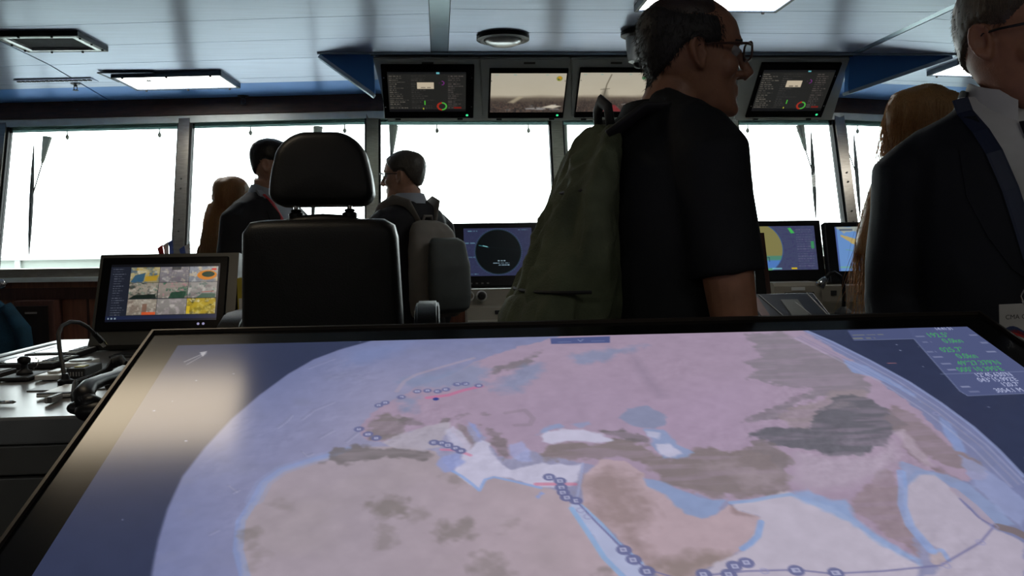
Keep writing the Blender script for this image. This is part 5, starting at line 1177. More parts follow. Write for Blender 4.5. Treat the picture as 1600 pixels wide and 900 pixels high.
def add_head(m, HM, fem=False):
    rings = []
    for z, yf, yb, hw in HEADR:
        cy, ry = (yf+yb)/2, (yf-yb)/2; r = []
        for k in range(32):
            a = 2*PI*k/32; ca, sa = math.cos(a), math.sin(a)
            x = hw*math.copysign(abs(ca)**0.88, ca); y = cy+ry*math.copysign(abs(sa)**0.88, sa)
            if sa > 0: x *= 1-(0.22 if z < 0.09 else 0.12)*sa
            r.append((x, y, z))
        rings.append(r)
    m.loft(rings, M=HM)
    m.tube([(0, .084, .134), (0, .093, .116), (0, .104, .098), (0, .113, .084), (0, .102, .075)], [.0085, .0088, .0105, .0125, .010], 10, M=HM)
    for s in (-1, 1):
        m.ell((s*.0125, .096, .0785), (.0085, .011, .008), 10, 8, M=HM)
        m.tube([(s*.056, .052, .137), (s*.035, .078, .140), (s*.012, .088, .137)], [.008, .010, .009], 8, M=HM)
        m.ell((s*.044, .055, .088), (.022, .024, .024), 12, 8, M=HM)
        EM = HM @ T(s*.0745, -.010, .103) @ RZ(s*math.radians(24)) @ RX(math.radians(12))
        eo = [(.010, .022), (.006, .030), (-.004, .033), (-.014, .029), (-.019, .018), (-.019, .004), (-.015, -.010), (-.009, -.020), (-.005, -.029), (.002, -.0325), (.008, -.029), (.011, -.018), (.012, -.005), (.013, .010)]
        m.loft([[(s*x, y*f, z*f) for y, z in eo] for x, f in ((-.004, .8), (.003, 1.0), (.009, .98))], M=EM)
        m.tube([(s*.009, .009, .012), (s*.011, .008, .024), (s*.012, -.003, .031), (s*.012, -.013, .027), (s*.012, -.0175, .016), (s*.011, -.0175, .003), (s*.010, -.013, -.011), (s*.009, -.007, -.022)], .0046, 8, M=EM)
        m.ell((s*.009, .011, -.004), (.005, .004, .008), 8, 6, M=EM)
    m.tube([(-.025, .072, .049), (-.012, .085, .0525), (0, .0885, .0515), (.012, .085, .0525), (.025, .072, .049)], [.0035, .0055, .0055, .0055, .0035], 8, M=HM)
    m.tube([(-.024, .072, .046), (-.012, .084, .0415), (0, .0875, .0405), (.012, .084, .0415), (.024, .072, .046)], [.0035, .006, .007, .006, .0035], 8, M=HM)
    m.ell((0, .080, .012), (.020, .014, .015), 12, 8, M=HM)
def add_hand(m, wrist, d, side, palm_n, s=1.0, curl=0.5):
    """palm and five separate fingers; d: direction the hand points, palm_n: direction the palm faces"""
    d = Vector(d).normalized(); pn = Vector(palm_n); pn = (pn-d*pn.dot(d)).normalized(); u = d.cross(pn)*side
    w_ = Vector(wrist)
    m.tube([w_-d*0.02*s, w_+d*0.02*s, w_+d*0.055*s, w_+d*0.092*s], [(.027*s, .019*s), (.033*s, .017*s), (.041*s, .015*s), (.040*s, .012*s)], 12, up=pn)
    for k, (off, L) in enumerate(((.030, .070), (.010, .080), (-.010, .074), (-.029, .058))):
        p = w_+d*.088*s+u*off*s; q = [p-d*.012*s]; a = 0.15
        for seg in (0.42, 0.32, 0.26):
            dd = d*math.cos(a)+pn*math.sin(a); q.append(q[-1]+dd*(L*seg+(.012 if seg == .42 else 0))*s); a += curl*0.75
        m.tube(q, [.0092*s, .0088*s, .0080*s, .0062*s], 8)
    p = w_+d*.028*s+u*.026*s
    m.tube([p, p+(u*.7+d*.6+pn*.3).normalized()*.035*s, p+(u*.55+d*.75+pn*.4).normalized()*.062*s, p+(u*.3+d*.9+pn*.5).normalized()*.085*s], [.013*s, .0105*s, .0095*s, .0070*s], 8)
def sub_mask(me, HMi, fn, thick, name, mt, parent, jit=0.0015, strands=0, slen=0.012, down=0.6, seed=3, srad=0.0007):
    """hair: the part of the head surface where fn(head-local point) > 0, raised by thick*fn, with loose strands"""
    P_ = coords(me); N_ = normals(me); A = np.array(HMi); L_ = P_@A[:3, :3].T+A[:3, 3]
    f = fn(L_); keep = f > 0.02
    co, fc_, idx = [], [], {}
    cand = []
    for pg in me.polygons:
        vs = pg.vertices
        if all(keep[v] for v in vs):
            q = []
            for v in vs:
                if v not in idx:
                    idx[v] = len(co); lp = Vector(L_[v]); j = mnoise.noise(Vector((lp.x*220, lp.y*220, lp.z*60)))*jit+mnoise.noise(lp*55)*jit
                    co.append(P_[v]+N_[v]*(thick*f[v]-0.0012+j*f[v]))
                q.append(idx[v])
            fc_.append(q); cand.append(vs[0])
    rs = random.Random(seed); nm = np.array(HMi.inverted().to_3x3()); dwn = Vector((0, 0, -1))
    for k in range(strands):
        v = rs.choice(cand); n = Vector(N_[v]); p = Vector(P_[v])+n*(thick*f[v]*0.6); d = (n*(1-down)+dwn*down+Vector((rs.gauss(0, .25), rs.gauss(0, .25), rs.gauss(0, .25)))).normalized()
        s_ = d.orthogonal().normalized()*srad; t_ = d.cross(s_); b = len(co); e = p+d*slen*rs.uniform(0.5, 1.2)
        co += [p+s_, p-s_*.5+t_*.87, p-s_*.5-t_*.87, e]; fc_ += [(b, b+1, b+3), (b+1, b+2, b+3), (b+2, b, b+3)]
    m2 = bpy.data.meshes.new(name); m2.from_pydata([tuple(c) for c in co], [], fc_); m2.polygons.foreach_set('use_smooth', [True]*len(fc_)); m2.update()
    return link(name, m2, mt, parent)
def zz(z): t = min(1, max(0, (z-1.15)/.25)); return z+.054*t*t*(3-2*t)
def sm(x, a, b): t = np.clip((x-a)/(b-a), 0, 1); return t*t*(3-2*t)
def short_hair(front=0.062, low=0.065, top=True):
    """full short haircut: crown, sides above the ears, nape"""
    def fn(L_):
        x, y, z = L_[:, 0], L_[:, 1], L_[:, 2]
        line = np.where(y > 0.02, 0.125+np.clip(y-0.02, 0, 1)*1.1, np.where(y > -0.03, 0.128, np.clip(0.128-(-0.03-y)*1.7, 0.04, 1)))
        ear = np.exp(-(((y+.01)/.024)**2+((z-.10)/.036)**2))*(abs(x) > .07)
        return sm(z, line-0.004, line+0.02)*(1-sm(ear, .25, .6))
    return fn
def glasses(HM, parent, mt, dark=0.0):
    g = MB(HM)
    lens = []
    for s in (-1, 1):
        pts = [(s*.033+.024*math.copysign(abs(math.cos(a))**.6, math.cos(a)), .101-abs(0.10*(s*.033+.024*math.cos(a)))*0.22, .1165+.0165*math.copysign(abs(math.sin(a))**.6, math.sin(a))) for a in [2*PI*k/28 for k in range(28)]]
        g.tube(pts+[pts[0]], .0021, 6); lens.append(pts)
        g.tube([(s*.057, .098, .124), (s*.070, .085, .124), (s*.0785, .02, .121), (s*.080, -.008, .118), (s*.079, -.022, .106)], [.0026, .0026, .0022, .002, .002], 6)
    g.tube([(-.010, .100, .120), (0, .105, .1215), (.010, .100, .120)], .0021, 6)
    go = g.build('glasses', mt, parent, smooth=True)
    for pts in lens: m = MB(HM); m.loft([[(x, y-.0006, z) for x, y, z in pts], [(x, y+.0006, z) for x, y, z in pts]]); m.build('lens', LENS, go)
LENS = mat_glass('spectacle_lens', (0.9, 0.93, 0.92)); LENS.node_tree.links.remove(LENS.node_tree.nodes['Mix Shader'].inputs[0].links[0]); LENS.node_tree.nodes['Mix Shader'].inputs[0].default_value = 0.07
SHOE = mat('black_shoe_leather', (0.012, 0.011, 0.010), rough=0.35)
EYEW = mat('eye', (0.35, 0.33, 0.31), rough=0.1); PUP = mat('pupil', (0.01, 0.008, 0.006), rough=0.1)
def person(base, head_px, face, turn, label, H=1.78, nod=0.0, roll=0.0, lean=0.0, skin=None, voxel=0.006, arms=None, top='jacket', topmat=None, legmat=None, shw=0.195, bulk=1.0, seed=1, wamp=0.006, headoff=(0, 0, 0), sleeve=None, headscale=1.0, bend=0.0):
    """face: direction the body faces, degrees counter-clockwise from +X in plan; turn: head relative to the body (deg, ccw)"""
    s = H/1.78
    R = RZ(math.radians(face-90)); o = thing('person', label, 'person', T(base[0], base[1], 0) @ R, None)
    yl = lambda z: lean*max(0, (z-0.95))                     # forward lean
    zs = lambda z: z*s
    NB = Vector((0, yl(1.47*s)-0.015, 1.527*s))
    HMb = T(NB.x+headoff[0], NB.y+0.02+headoff[1], (1.78-0.226)*s+headoff[2]+0.0) @ RZ(math.radians(turn)) @ RX(math.radians(-nod)) @ RY(math.radians(roll))
    HMb = HMb @ Matrix.Scale(headscale, 4)
    # --- joints
    J = {}
    for sd, k in ((1, 'r'), (-1, 'l')):
        J[k+'sh'] = Vector((sd*shw, yl(1.43)-0.01, 1.425*s)); J[k+'el'] = Vector((sd*(shw+.055), yl(1.13)-0.02, 1.125*s)); J[k+'wr'] = Vector((sd*(shw+.05), yl(.9)+0.07, 0.885*s))
        J[k+'hip'] = Vector((sd*.095, 0, .93*s)); J[k+'kn'] = Vector((sd*.105, 0.015, .50*s)); J[k+'an'] = Vector((sd*.11, -0.02, .085*s))
    if arms: 
        for k, v in arms.items(): J[k] = Vector(v)
    b = MB()
    def tor(g, off): return [sering((0, yl(z)+dy, zz(z)*s), (rx*bulk+off)*s, (ry*bulk+off)*s) for z, rx, ry, dy in g]
    base_t = [(.86, .150, .105, -.005), (.93, .165, .115, -.01), (1.0, .162, .112, 0), (1.10, .150, .105, .005), (1.22, .158, .112, 0), (1.32, .168, .118, -.005), (1.39, .165, .108, -.012), (1.435, .140, .085, -.02), (1.465, .085, .065, -.02), (1.48, .060, .055, -.02)]
    b.loft(tor(base_t, -.012))
    hb = HMb @ Vector((0, -.028, .045))
    b.tube([NB+Vector((0, -.005, -.06)), NB, NB.lerp(hb, .5), hb], [.066*s, .060*s, .056*s, .056*s], 18)
    add_head(b, HMb)
    for k, sd in (('r', 1), ('l', -1)):
        sh, el, wr = J[k+'sh'], J[k+'el'], J[k+'wr']
        b.tube([sh.lerp(Vector((0, sh.y, sh.z)), .3), sh, sh.lerp(el, .35), sh.lerp(el, .75), el, el.lerp(wr, .25), el.lerp(wr, .7), wr], [x*s*bulk**.5 for x in (.034, .042, .046, .045, .041, .043, .034, .027)], 14)
        dd = (wr-el).normalized(); add_hand(b, wr, dd, sd, Vector((-sd, .3, 0)), s)
        hp_, kn, an = J[k+'hip'], J[k+'kn'], J[k+'an']
        b.tube([hp_+Vector((0, 0, .04)), hp_, hp_.lerp(kn, .5), kn, kn.lerp(an, .35), an, an-Vector((0, 0, .03))], [.075*s, .078*s, .068*s, .050*s, .052*s, .036*s, .034*s], 14)
        b.tube([an+Vector((0, -.03, -.045)), an+Vector((0, .06, -.05)), an+Vector((0, .14, -.06))], [.03, .032, .02], 10)
    me = remeshed(b, voxel, 3, .5, 'body')
    # sculpt sockets and ear bowls
    P_ = coords(me); Hn = np.array(HMb.inverted()); L_ = P_@Hn[:3, :3].T+Hn[:3, 3]; D_ = np.zeros_like(P_); fwd = np.array(HMb.to_3x3() @ Vector((0, 1, 0))); rt = np.array(HMb.to_3x3() @ Vector((1, 0, 0)))
    for sg in (-1, 1):
        q = L_-np.array([sg*.031, .084, .117]); D_ -= np.exp(-((q**2).sum(1))/(.015**2))[:, None]*fwd*.010
        q = L_-np.array([sg*.086, -.008, .102]); D_ -= np.exp(-((q*np.array([.5, 1, .55]))**2).sum(1)/(.0078**2))[:, None]*rt*sg*.010
    setco(me, P_+D_)
    body = link('body', me, skin, o)
    for sg in (-1, 1):
        ey = MB(HMb).ell((sg*.031, .072, .117), (.012, .012, .012), 14, 10).build('eye', EYEW, o, smooth=True)
        MB(HMb).ell((sg*.031, .0815, .117), (.0052, .0035, .0052), 10, 6).build('pupil', PUP, ey, smooth=True)
    # --- clothing
    if legmat is not None:
        m = MB()
        m.loft(tor([(.86, .165, .118, -.008), (.92, .178, .128, -.01), (1.0, .172, .12, 0), (1.05, .165, .115, 0)], .006))
        for k in 'rl':
            hp_, kn, an = J[k+'hip'], J[k+'kn'], J[k+'an']
            m.tube([hp_+Vector((0, 0, .03)), hp_-Vector((0, 0, .06)), hp_.lerp(kn, .5), kn, kn.lerp(an, .5), an-Vector((0, 0, .03))], [.085*s, .095*s, .086*s, .072*s, .066*s, .064*s], 16)
        tm = remeshed(m, .012, 3, .5, 'trousers'); link('trousers', tm, legmat, o)
    for k in 'rl':
        an = J[k+'an']; m = MB(); z0 = 0.0
        m.loft([[(an.x+x*w_, an.y+y, z) for x, z in ((-1, z0), (1, z0), (1, z0+h*.6), (.6, z0+h), (-.6, z0+h), (-1, z0+h*.6))] for y, w_, h in ((-.075, .028, .07), (-.05, .036, .09), (.02, .040, .085), (.09, .046, .06), (.15, .042, .045), (.185, .02, .03))])
        link('shoe', remeshed(m, .010, 3, .5, 'shoe'), SHOE, o)
    return o, J, HMb, me, tor, yl, s
def garment(o, J, tor, rings, off, sleeve_r, sleeve_end, mt, name, voxel=.009, it=5, wamp=.006, wscale=9, seed=1, extra=None, cuff=None):
    m = MB(); m.loft(tor(rings, off))
    for k in 'rl':
        sh, el, wr = J[k+'sh'], J[k+'el'], J[k+'wr']; inn = Vector((sh.x*.45, sh.y-.005, sh.z+.012))
        pts = [inn, sh.lerp(inn, .25)+Vector((0, 0, .002)), sh+(sh-inn)*.12-Vector((0, 0, .02)), sh.lerp(el, .35), sh.lerp(el, .7)]
        rad = [sleeve_r*.85, sleeve_r*.95, sleeve_r, sleeve_r*.98, sleeve_r*.96]
        if sleeve_end == 'upper': pts[-1] = sh.lerp(el, .55); pts.append(sh.lerp(el, .74)); rad.append(sleeve_r*.98)
        else: pts += [el, el.lerp(wr, .4), el.lerp(wr, .97)]; rad += [sleeve_r*.88, sleeve_r*.80, sleeve_r*.66]
        m.tube(pts, rad, 18)
    if extra: extra(m)
    me = remeshed(m, voxel, it, .5, name)
    if wamp: wrinkle(me, wamp, wscale, seed)
    return link(name, me, mt, o)
VW = [(1.235, 0.0), (1.25, .004), (1.305, .03), (1.375, .055), (1.455, .08), (1.52, .092), (1.56, .098)]
class Front:
    """height of the jacket front above the chest, read before it is opened"""
    def __init__(f, ob): f.t = BVHTree.FromPolygons([v.co for v in ob.data.vertices], [tuple(p.vertices) for p in ob.data.polygons])
    def y(f, x, z):
        h = f.t.ray_cast(Vector((x, 1, z)), Vector((0, -1, 0)))[0]; return h.y if h is not None else 0.03
def open_front(o, ob, s, shirt, suit):
    """cut the V, put the shirt behind it and lapels along its edge"""
    k = s/1.011; F = Front(ob); V = [(z*k, w) for z, w in VW]
    bm = bmesh.new(); bm.from_mesh(ob.data); zs = [z for z, w in V]; ws = [w for z, w in V]
    bad = [f for f in bm.faces if f.calc_center_median().y > .03 and abs(f.calc_center_median().x) < np.interp(f.calc_center_median().z, zs, ws, left=-1)]
    bmesh.ops.delete(bm, geom=bad, context='FACES'); bm.to_mesh(ob.data); bm.free(); ob.data.update()
    rings = []
    for z, w in [(1.20*k, .02)]+V[1:]:
        w2 = w+(.03 if z < 1.48*k else .004); xs = [-w2, -w2*.5, 0, w2*.5, w2]; ys = [F.y(x, z)-.009 for x in xs]
        rings.append([(x, y, z) for x, y in zip(xs, ys)]+[(x, y-.012, z) for x, y in zip(xs[::-1], ys[::-1])])
    m = MB(); m.loft(rings); m.build('shirt_front', shirt, o, auto=45)
    for sd in (-1, 1):
        m = MB(); rr = []
        for (z, w), b_ in zip(V[:-1], (.03, .045, .055, .062, .045, .03)):
            x0, x1 = sd*(w-.004), sd*(w+b_); ya, yb = F.y(x0, z), F.y(x1, z)
            rr.append([(x0, ya-.004, z), (x0, ya+.007, z), ((x0+x1)/2, F.y((x0+x1)/2, z)+.007, z), (x1, yb+.004, z), (x1, yb-.004, z)])
        m.loft(rr); m.build('lapel', suit, o, auto=45)
    return F, k
JACKET = [(.80, .178, .130, -.005), (.90, .182, .132, -.008), (1.0, .172, .124, 0), (1.10, .162, .118, .004), (1.22, .172, .124, 0), (1.32, .184, .130, -.006), (1.39, .186, .120, -.012), (1.435, .158, .094, -.02), (1.465, .098, .074, -.022), (1.485, .074, .066, -.022)]
POLO = [(.90, .176, .130, -.005), (1.0, .172, .126, 0), (1.10, .166, .122, .006), (1.22, .170, .124, 0), (1.32, .180, .128, -.005), (1.39, .182, .118, -.012), (1.435, .155, .094, -.02), (1.465, .095, .072, -.022), (1.48, .072, .064, -.022)]

def skinmat(name, col, r=0.45): return mat(name, col, rough=r, var=0.12, scale=40, bump=0.08, bscale=300)
SK1 = skinmat('tanned_skin', (0.30, 0.135, 0.075)); SK2 = skinmat('warm_skin', (0.34, 0.15, 0.085)); SK3 = skinmat('fair_skin', (0.40, 0.21, 0.14))
def hairmat(name, a, b_, rough=0.45):
    m = mat_wood(name, a, b_, rough=rough, stretch=(220, 220, 9)); return m
HAIRDG = hairmat('dark_grey_hair', (0.008, 0.007, 0.006), (0.028, 0.023, 0.019), 0.6); HAIRBK = hairmat('black_hair', (0.006, 0.005, 0.005), (0.018, 0.015, 0.013)); HAIRGR = hairmat('grey_brown_hair', (0.02, 0.016, 0.013), (0.09, 0.075, 0.06))
HAIRBL = hairmat('blond_hair', (0.30, 0.15, 0.05), (0.75, 0.46, 0.20)); HAIRBR = hairmat('brown_hair', (0.16, 0.08, 0.03), (0.45, 0.25, 0.10)); HAIRSB = hairmat('short_brown_hair', (0.03, 0.02, 0.013), (0.10, 0.07, 0.045))
def glow_through(m, col, f):
    nt = m.node_tree; t = nt.nodes.new('ShaderNodeBsdfTranslucent'); t.inputs[0].default_value = (*col, 1); mx = nt.nodes.new('ShaderNodeMixShader'); mx.inputs[0].default_value = f
    nt.links.new(nt.nodes['Principled BSDF'].outputs[0], mx.inputs[1]); nt.links.new(t.outputs[0], mx.inputs[2]); nt.links.new(mx.outputs[0], nt.nodes['Material Output'].inputs[0])
glow_through(HAIRBL, (0.85, 0.50, 0.20), 0.35); glow_through(HAIRBR, (0.7, 0.36, 0.12), 0.35)
POLOM = mat('black_polo_cloth', (0.010, 0.011, 0.012), rough=0.8, spec=0.25, bump=0.15, bscale=500)
SUITM = mat('navy_suit_cloth', (0.008, 0.009, 0.013), rough=0.75, spec=0.3, bump=0.1, bscale=600); SUITB = mat('black_suit_cloth', (0.012, 0.012, 0.015), rough=0.75, spec=0.3)
TROU = mat('dark_trouser_cloth', (0.012, 0.012, 0.014), rough=0.85, spec=0.2)
SHIRTW = mat('white_shirt', (0.55, 0.54, 0.53), rough=0.7, bump=0.05, bscale=400); SHIRTG = mat('grey_blue_shirt', (0.30, 0.33, 0.38), rough=0.7)
OLIVE = mat('olive_pack_cloth', (0.085, 0.098, 0.055), rough=0.75, spec=0.25, var=0.25, scale=18, bump=0.25, bscale=250); BLKWEB = mat('black_webbing', (0.009, 0.009, 0.009), rough=0.7)
GREYPK = mat('grey_pack_cloth', (0.17, 0.155, 0.135), rough=0.75, var=0.15); DGPK = mat('charcoal_pack_cloth', (0.045, 0.052, 0.050), rough=0.7)
FRAMEB = mat('brown_spectacle_frame', (0.05, 0.018, 0.01), rough=0.3); FRAMEK = mat('black_spectacle_frame', (0.012, 0.012, 0.012), rough=0.3)

# ---------------------------------------------------------------- the bald man with the green backpack
nb = at(1034, 165, D=1.72)
mp = Vector((nb.x, nb.y, 0)); FA = 9.0
o, J, HMb, me, tor, yl, s = person((mp.x-0.02, mp.y-0.005), None, FA, -9, 'bald man in black polo shirt and glasses wearing an olive green backpack', H=1.785, nod=1, lean=0.06, skin=SK1, voxel=.0045, shw=.185, bulk=1.0, headoff=(0, 0.044, -0.006), headscale=1.01,
    arms={'rsh': (.185, .025, 1.48), 'rel': (.215, .06, 1.165), 'rwr': (.20, .20, .96), 'lel': (-.225, .03, 1.15), 'lwr': (-.19, .23, 1.02)})
def hump(m):
    m.ell((0, -.062+yl(1.45), 1.455), (.135, .075, .105), 20, 12)
    for sd in (-1, 1): m.tube([(sd*.045, yl(1.5)-.03, 1.565), (sd*.10, yl(1.5)-.03, 1.535), (sd*.17, yl(1.5)-.02, 1.50)], [.035, .045, .05], 12)
sh = garment(o, J, tor, POLO, .002, .066, 'upper', POLOM, 'polo_shirt', voxel=.008, wamp=.005, seed=2, extra=hump)
m = MB()   # collar band around the neck
for rr in (0,):
    cz = 1.785/1.78*1.53
    rings = [sering((0, yl(1.47)-.018+dy, cz+dz), rx, ry) for dz, rx, ry, dy in ((-.02, .088, .080, 0), (.012, .074, .069, .0), (.036, .069, .066, .005), (.038, .074, .071, .005), (.012, .083, .078, 0), (-.018, .100, .090, 0))]
    m.loft(rings, closed=True)
m.build('collar', POLOM, sh, smooth=True)
HMi = HMb.inverted()
def fringe(L_):
    x, y, z = L_[:, 0], L_[:, 1], L_[:, 2]
    low_ = np.where(y > -0.03, 0.122, np.clip(0.122-(-0.03-y)*1.3, 0.05, 1)); hi = np.where(y > -.04, .172, np.clip(.172+(-.04-y)*.7, 0, .212))
    ear = np.exp(-(((y+.01)/.022)**2+((z-.10)/.034)**2))*(abs(x) > .07)
    jn = np.array([mnoise.noise(Vector(v)*70) for v in L_])*.006; z2 = z+jn; y2 = y+jn
    return sm(z, low_-.004, low_+.014)*(1-sm(z2, hi-.03, hi+.018))*(1-sm(y2, .012, .05))*(1-sm(ear, .25, .6))
sub_mask(me, HMi, fringe, .006, 'hair', HAIRDG, o, strands=2600, slen=.014, down=.72, seed=5)
def stub(L_):
    x, y, z = L_[:, 0], L_[:, 1], L_[:, 2]; return sm(z, .165, .19)*(1-sm(y, .0, .045))
sub_mask(me, HMi, stub, .0032, 'thin_crown_hair', hairmat('thin_brown_hair', (0.025, 0.016, 0.011), (0.06, 0.035, 0.024)), o, jit=.0003, strands=500, slen=.010, down=.3, seed=6, srad=.0004)
glasses(HMb, o, FRAMEB)
for sg in (-1, 1): MB(HMb).tube([(sg*.05, .070, .134), (sg*.033, .086, .1385), (sg*.014, .094, .136)], [.002, .0035, .003], 6).build('eyebrow', HAIRDG, o)
# backpack: worn, a thing of its own carried on his back
bp = thing('backpack', 'olive green backpack with black straps on the bald man\'s back', 'backpack', o.matrix_world.copy() @ T(0, -.16, 1.0))
BM = T(0, .16, -1.0)
def packring(z, d, rx, yb, e=2.6, n=36):
    return sering((0, yb-d/2, z), rx, d/2, n, e)
def pk_back(z): return -.104+yl(z)*.8-.02*min(1, max(0, (z-1.3)/.12))
m = MB(BM); Zs = [(1.52, .025, .05), (1.505, .04, .085), (1.475, .055, .112), (1.43, .075, .13), (1.37, .105, .14), (1.31, .14, .146), (1.25, .168, .150), (1.19, .182, .152), (1.12, .188, .150), (1.06, .175, .14), (1.035, .14, .115)]
m.loft([packring(z, d, rx, pk_back(z)) for z, d, rx in Zs])
pm_ = remeshed(m, .007, 4, .5, 'pack_body'); wrinkle(pm_, .034, 8.0, 4, stretch=(1, 1, .30)); wrinkle(pm_, .008, 19, 9, stretch=(1, 1, .45))
pb = link('pack_body', pm_, OLIVE, bp)
m = MB(BM); m.loft([sering((0, pk_back(1.2)-d_+.008, z), rx, .07, 32, 3.0) for z, rx, d_ in ((1.03, .09, .13), (1.045, .118, .14), (1.10, .125, .15), (1.17, .120, .145), (1.205, .105, .13), (1.215, .08, .115))])
pm_ = remeshed(m, .007, 4, .5, 'front_pocket'); wrinkle(pm_, .009, 12, 14, stretch=(1, 1, .5)); pk = link('front_pocket', pm_, OLIVE, bp)
# dark lower side panel and seams
for z0, d_ in ((1.22, .172), (1.40, .082)):
    m = MB(BM); ring = packring(z0, d_+.008, .148 if z0 < 1.3 else .134, pk_back(z0)+.003); m.tube([p for p in ring[18:]]+[ring[0]], .0035, 6); m.build('seam_piping', BLKWEB, pb)
m = MB(BM); ring = packring(1.155, .19, .158, pk_back(1.155)+.004); m.tube(ring[20:34], .006, 6, flat=.6); m.build('zipper', BLKWEB, pk)
zp = at(890, 484, D=1.58); zl_ = (bp.matrix_world.inverted() @ zp)
m = MB(); m.tube([zl_, zl_+Vector((.002, -.002, .006)), zl_+Vector((.0, 0, .012)), zl_+Vector((-.003, 0, .006)), zl_], .002, 6); m.box(zl_+Vector((0, 0, -.008)), (.010, .004, .018), bevel=.001); m.build('zipper_pull', CHROME, pk)
MB(BM).tube([(-.035, pk_back(1.52)-.0, 1.515), (-.03, pk_back(1.5)-.004, 1.56), (0, pk_back(1.5)-.006, 1.575), (.03, pk_back(1.5)-.004, 1.56), (.035, pk_back(1.52)-.0, 1.515)], [(.014, .008)]*5, 8).build('grab_handle', BLKWEB, bp, smooth=True)
for sd in (-1, 1):
    y0 = yl(1.45)
    m = MB(BM); m.tube([(sd*.075, pk_back(1.5)-.02, 1.50), (sd*.10, -.085+y0, 1.548), (sd*.118, -.03+y0, 1.545), (sd*.122, .04+y0, 1.508), (sd*.118, .094+y0, 1.41), (sd*.125, .10+y0, 1.28), (sd*.155, .05+y0, 1.16), (sd*.16, -.06+y0, 1.08), (sd*.12, -.13, 1.06)], [(.030, .008)]*7+[(.014, .005)]*2, 10, up=(0, .3, 1))
    m.build('shoulder_strap', BLKWEB, bp, smooth=True)

# ---------------------------------------------------------------- the suited man at the right edge
nb = at(1588, 200, D=1.62); FA2 = -106.0
o, J, HMb, me, tor, yl, s = person((nb.x, nb.y), None, FA2, 38, 'man in a dark suit, white collar and glasses cropped by the right edge', H=1.80, nod=3, lean=0.0, skin=SK2, voxel=.0045, shw=.166, bulk=1.04, headscale=1.07, headoff=(0.008, 0.01, -0.034),
    arms={'rel': (.192, -.03, 1.18), 'rwr': (.19, .12, .96), 'lel': (-.23, -.03, 1.17), 'lwr': (-.20, .16, 1.0)})
jk = garment(o, J, tor, JACKET, .006, .074, 'wrist', SUITM, 'suit_jacket', voxel=.008, wamp=.004, wscale=8, seed=3); FR, kk = open_front(o, jk, s, SHIRTW, SUITM)
def neckband(o, s, yl, mt, H=1.8, front_open=True, zt=1.53, name='shirt_collar', parent=None, k=1.0, drop=0.0, a0=104, sweep=332, dz=0.0):
    m = MB(); cz = 1.527*s+dz; seg = 30; out = []
    for ringi in range(seg+1):
        a = math.radians(a0+sweep*ringi/seg); ca, sa = math.cos(a), math.sin(a); fr_ = max(0, sa); y0 = yl(1.47)-.012
        rx, ry = .070*k, .068*k
        top = Vector((rx*ca, y0+ry*sa+.004, cz+.045-.028*fr_)); bot = Vector(((rx+.014)*ca, y0+(ry+.016)*sa, cz-.005-(.045+drop)*fr_)); n_ = Vector((ca, sa, 0))
        out.append([bot, top, top+n_*.004, bot+n_*.006])
    m.loft(out); return m.build(name, mt, parent or o, smooth=False, auto=40)
neckband(o, s, yl, SHIRTW, k=1.06, drop=0.03); neckband(o, s, yl, SUITM, k=1.24, a0=166, sweep=208, dz=-.012, name='jacket_collar', drop=0.03)
# shirt front, tie, lapels
m = MB(); rr = []
for z, w_ in ((1.20, .030), (1.26, .032), (1.34, .029), (1.43, .022), (1.475, .017), (1.48, .021), (1.505, .023)):
    y0 = FR.y(0, z*kk)-.004; rr.append([(-w_, y0, z*kk), (w_, y0, z*kk), (w_*.8, y0+.008, z*kk), (-w_*.8, y0+.008, z*kk)])
m.loft(rr); m.build('tie', mat('dark_tie_silk', (0.012, 0.012, 0.018), rough=0.4), o, auto=40)
# lanyard with the badge
INVO = o.matrix_world.inverted()
def ol(x, y, D): return INVO @ at(x, y, D=D)
LANY = mat('navy_lanyard', (0.008, 0.016, 0.045), rough=0.6)
for sd in (1, -1):
    lp = [Vector((sd*x, FR.y(sd*x, z*kk)+.008, z*kk)) for x, z in ((.106, 1.555), (.100, 1.53), (.088, 1.49), (.075, 1.45), (.054, 1.385), (.034, 1.315), (.016, 1.25), (.004, 1.19))]
    MB().tube(lp, [(.014, .0016)]*len(lp), 8, up=(0, 1, .2)).build('lanyard', LANY, o)
bc = at(1601, 515, D=1.435); bdir = -_f
BMX = frame(INVO @ bc, INVO.to_3x3() @ (Vector((1, -.12, 0.03))), INVO.to_3x3() @ Vector((-.03, 0, 1)))
CARD = mat('white_card', (0.42, 0.40, 0.37), rough=0.35)
bd = MB(BMX).box((0, 0, 0), (.080, .085, .002), bevel=.0008).build('badge', CARD, o)
text('badge_text', 'CMA CGM M', .0105, BMX @ T(-.031, .018, .0015), mat('black_ink', (0.01, 0.01, 0.01)), bd); text('badge_text', 'O', .013, BMX @ T(-.006, -.036, .0015), MATS['black_ink'], bd)
m = MB(BMX); 
def wave(y0, col, sg, nm):
    m = MB(BMX); rr = []
    for k in range(13):
        x = -.037+k*.0062; y = y0+.006*math.sin(k*.62+sg); h = .0035+.0015*math.sin(k*.5)
        rr.append([(x, y-h, .0012), (x, y+h, .0012), (x, y+h, .0016), (x, y-h, .0016)])
    m.loft(rr); m.build(nm, col, bd)
wave(-.004, mat('badge_navy', (0.02, 0.035, 0.10)), 0.0, 'badge_wave'); wave(-.010, mat('badge_red', (0.40, 0.02, 0.02)), -.4, 'badge_wave')
ck = BMX @ Vector((-.001, .05, 0)); MB().tube([BMX @ Vector((0, .040, .001)), ck+Vector((.004, 0, .004)), ck+Vector((0, 0, .014)), ck+Vector((-.004, 0, .004)), BMX @ Vector((0, .040, .001))], .0018, 6).build('badge_clip', CHROME, o)
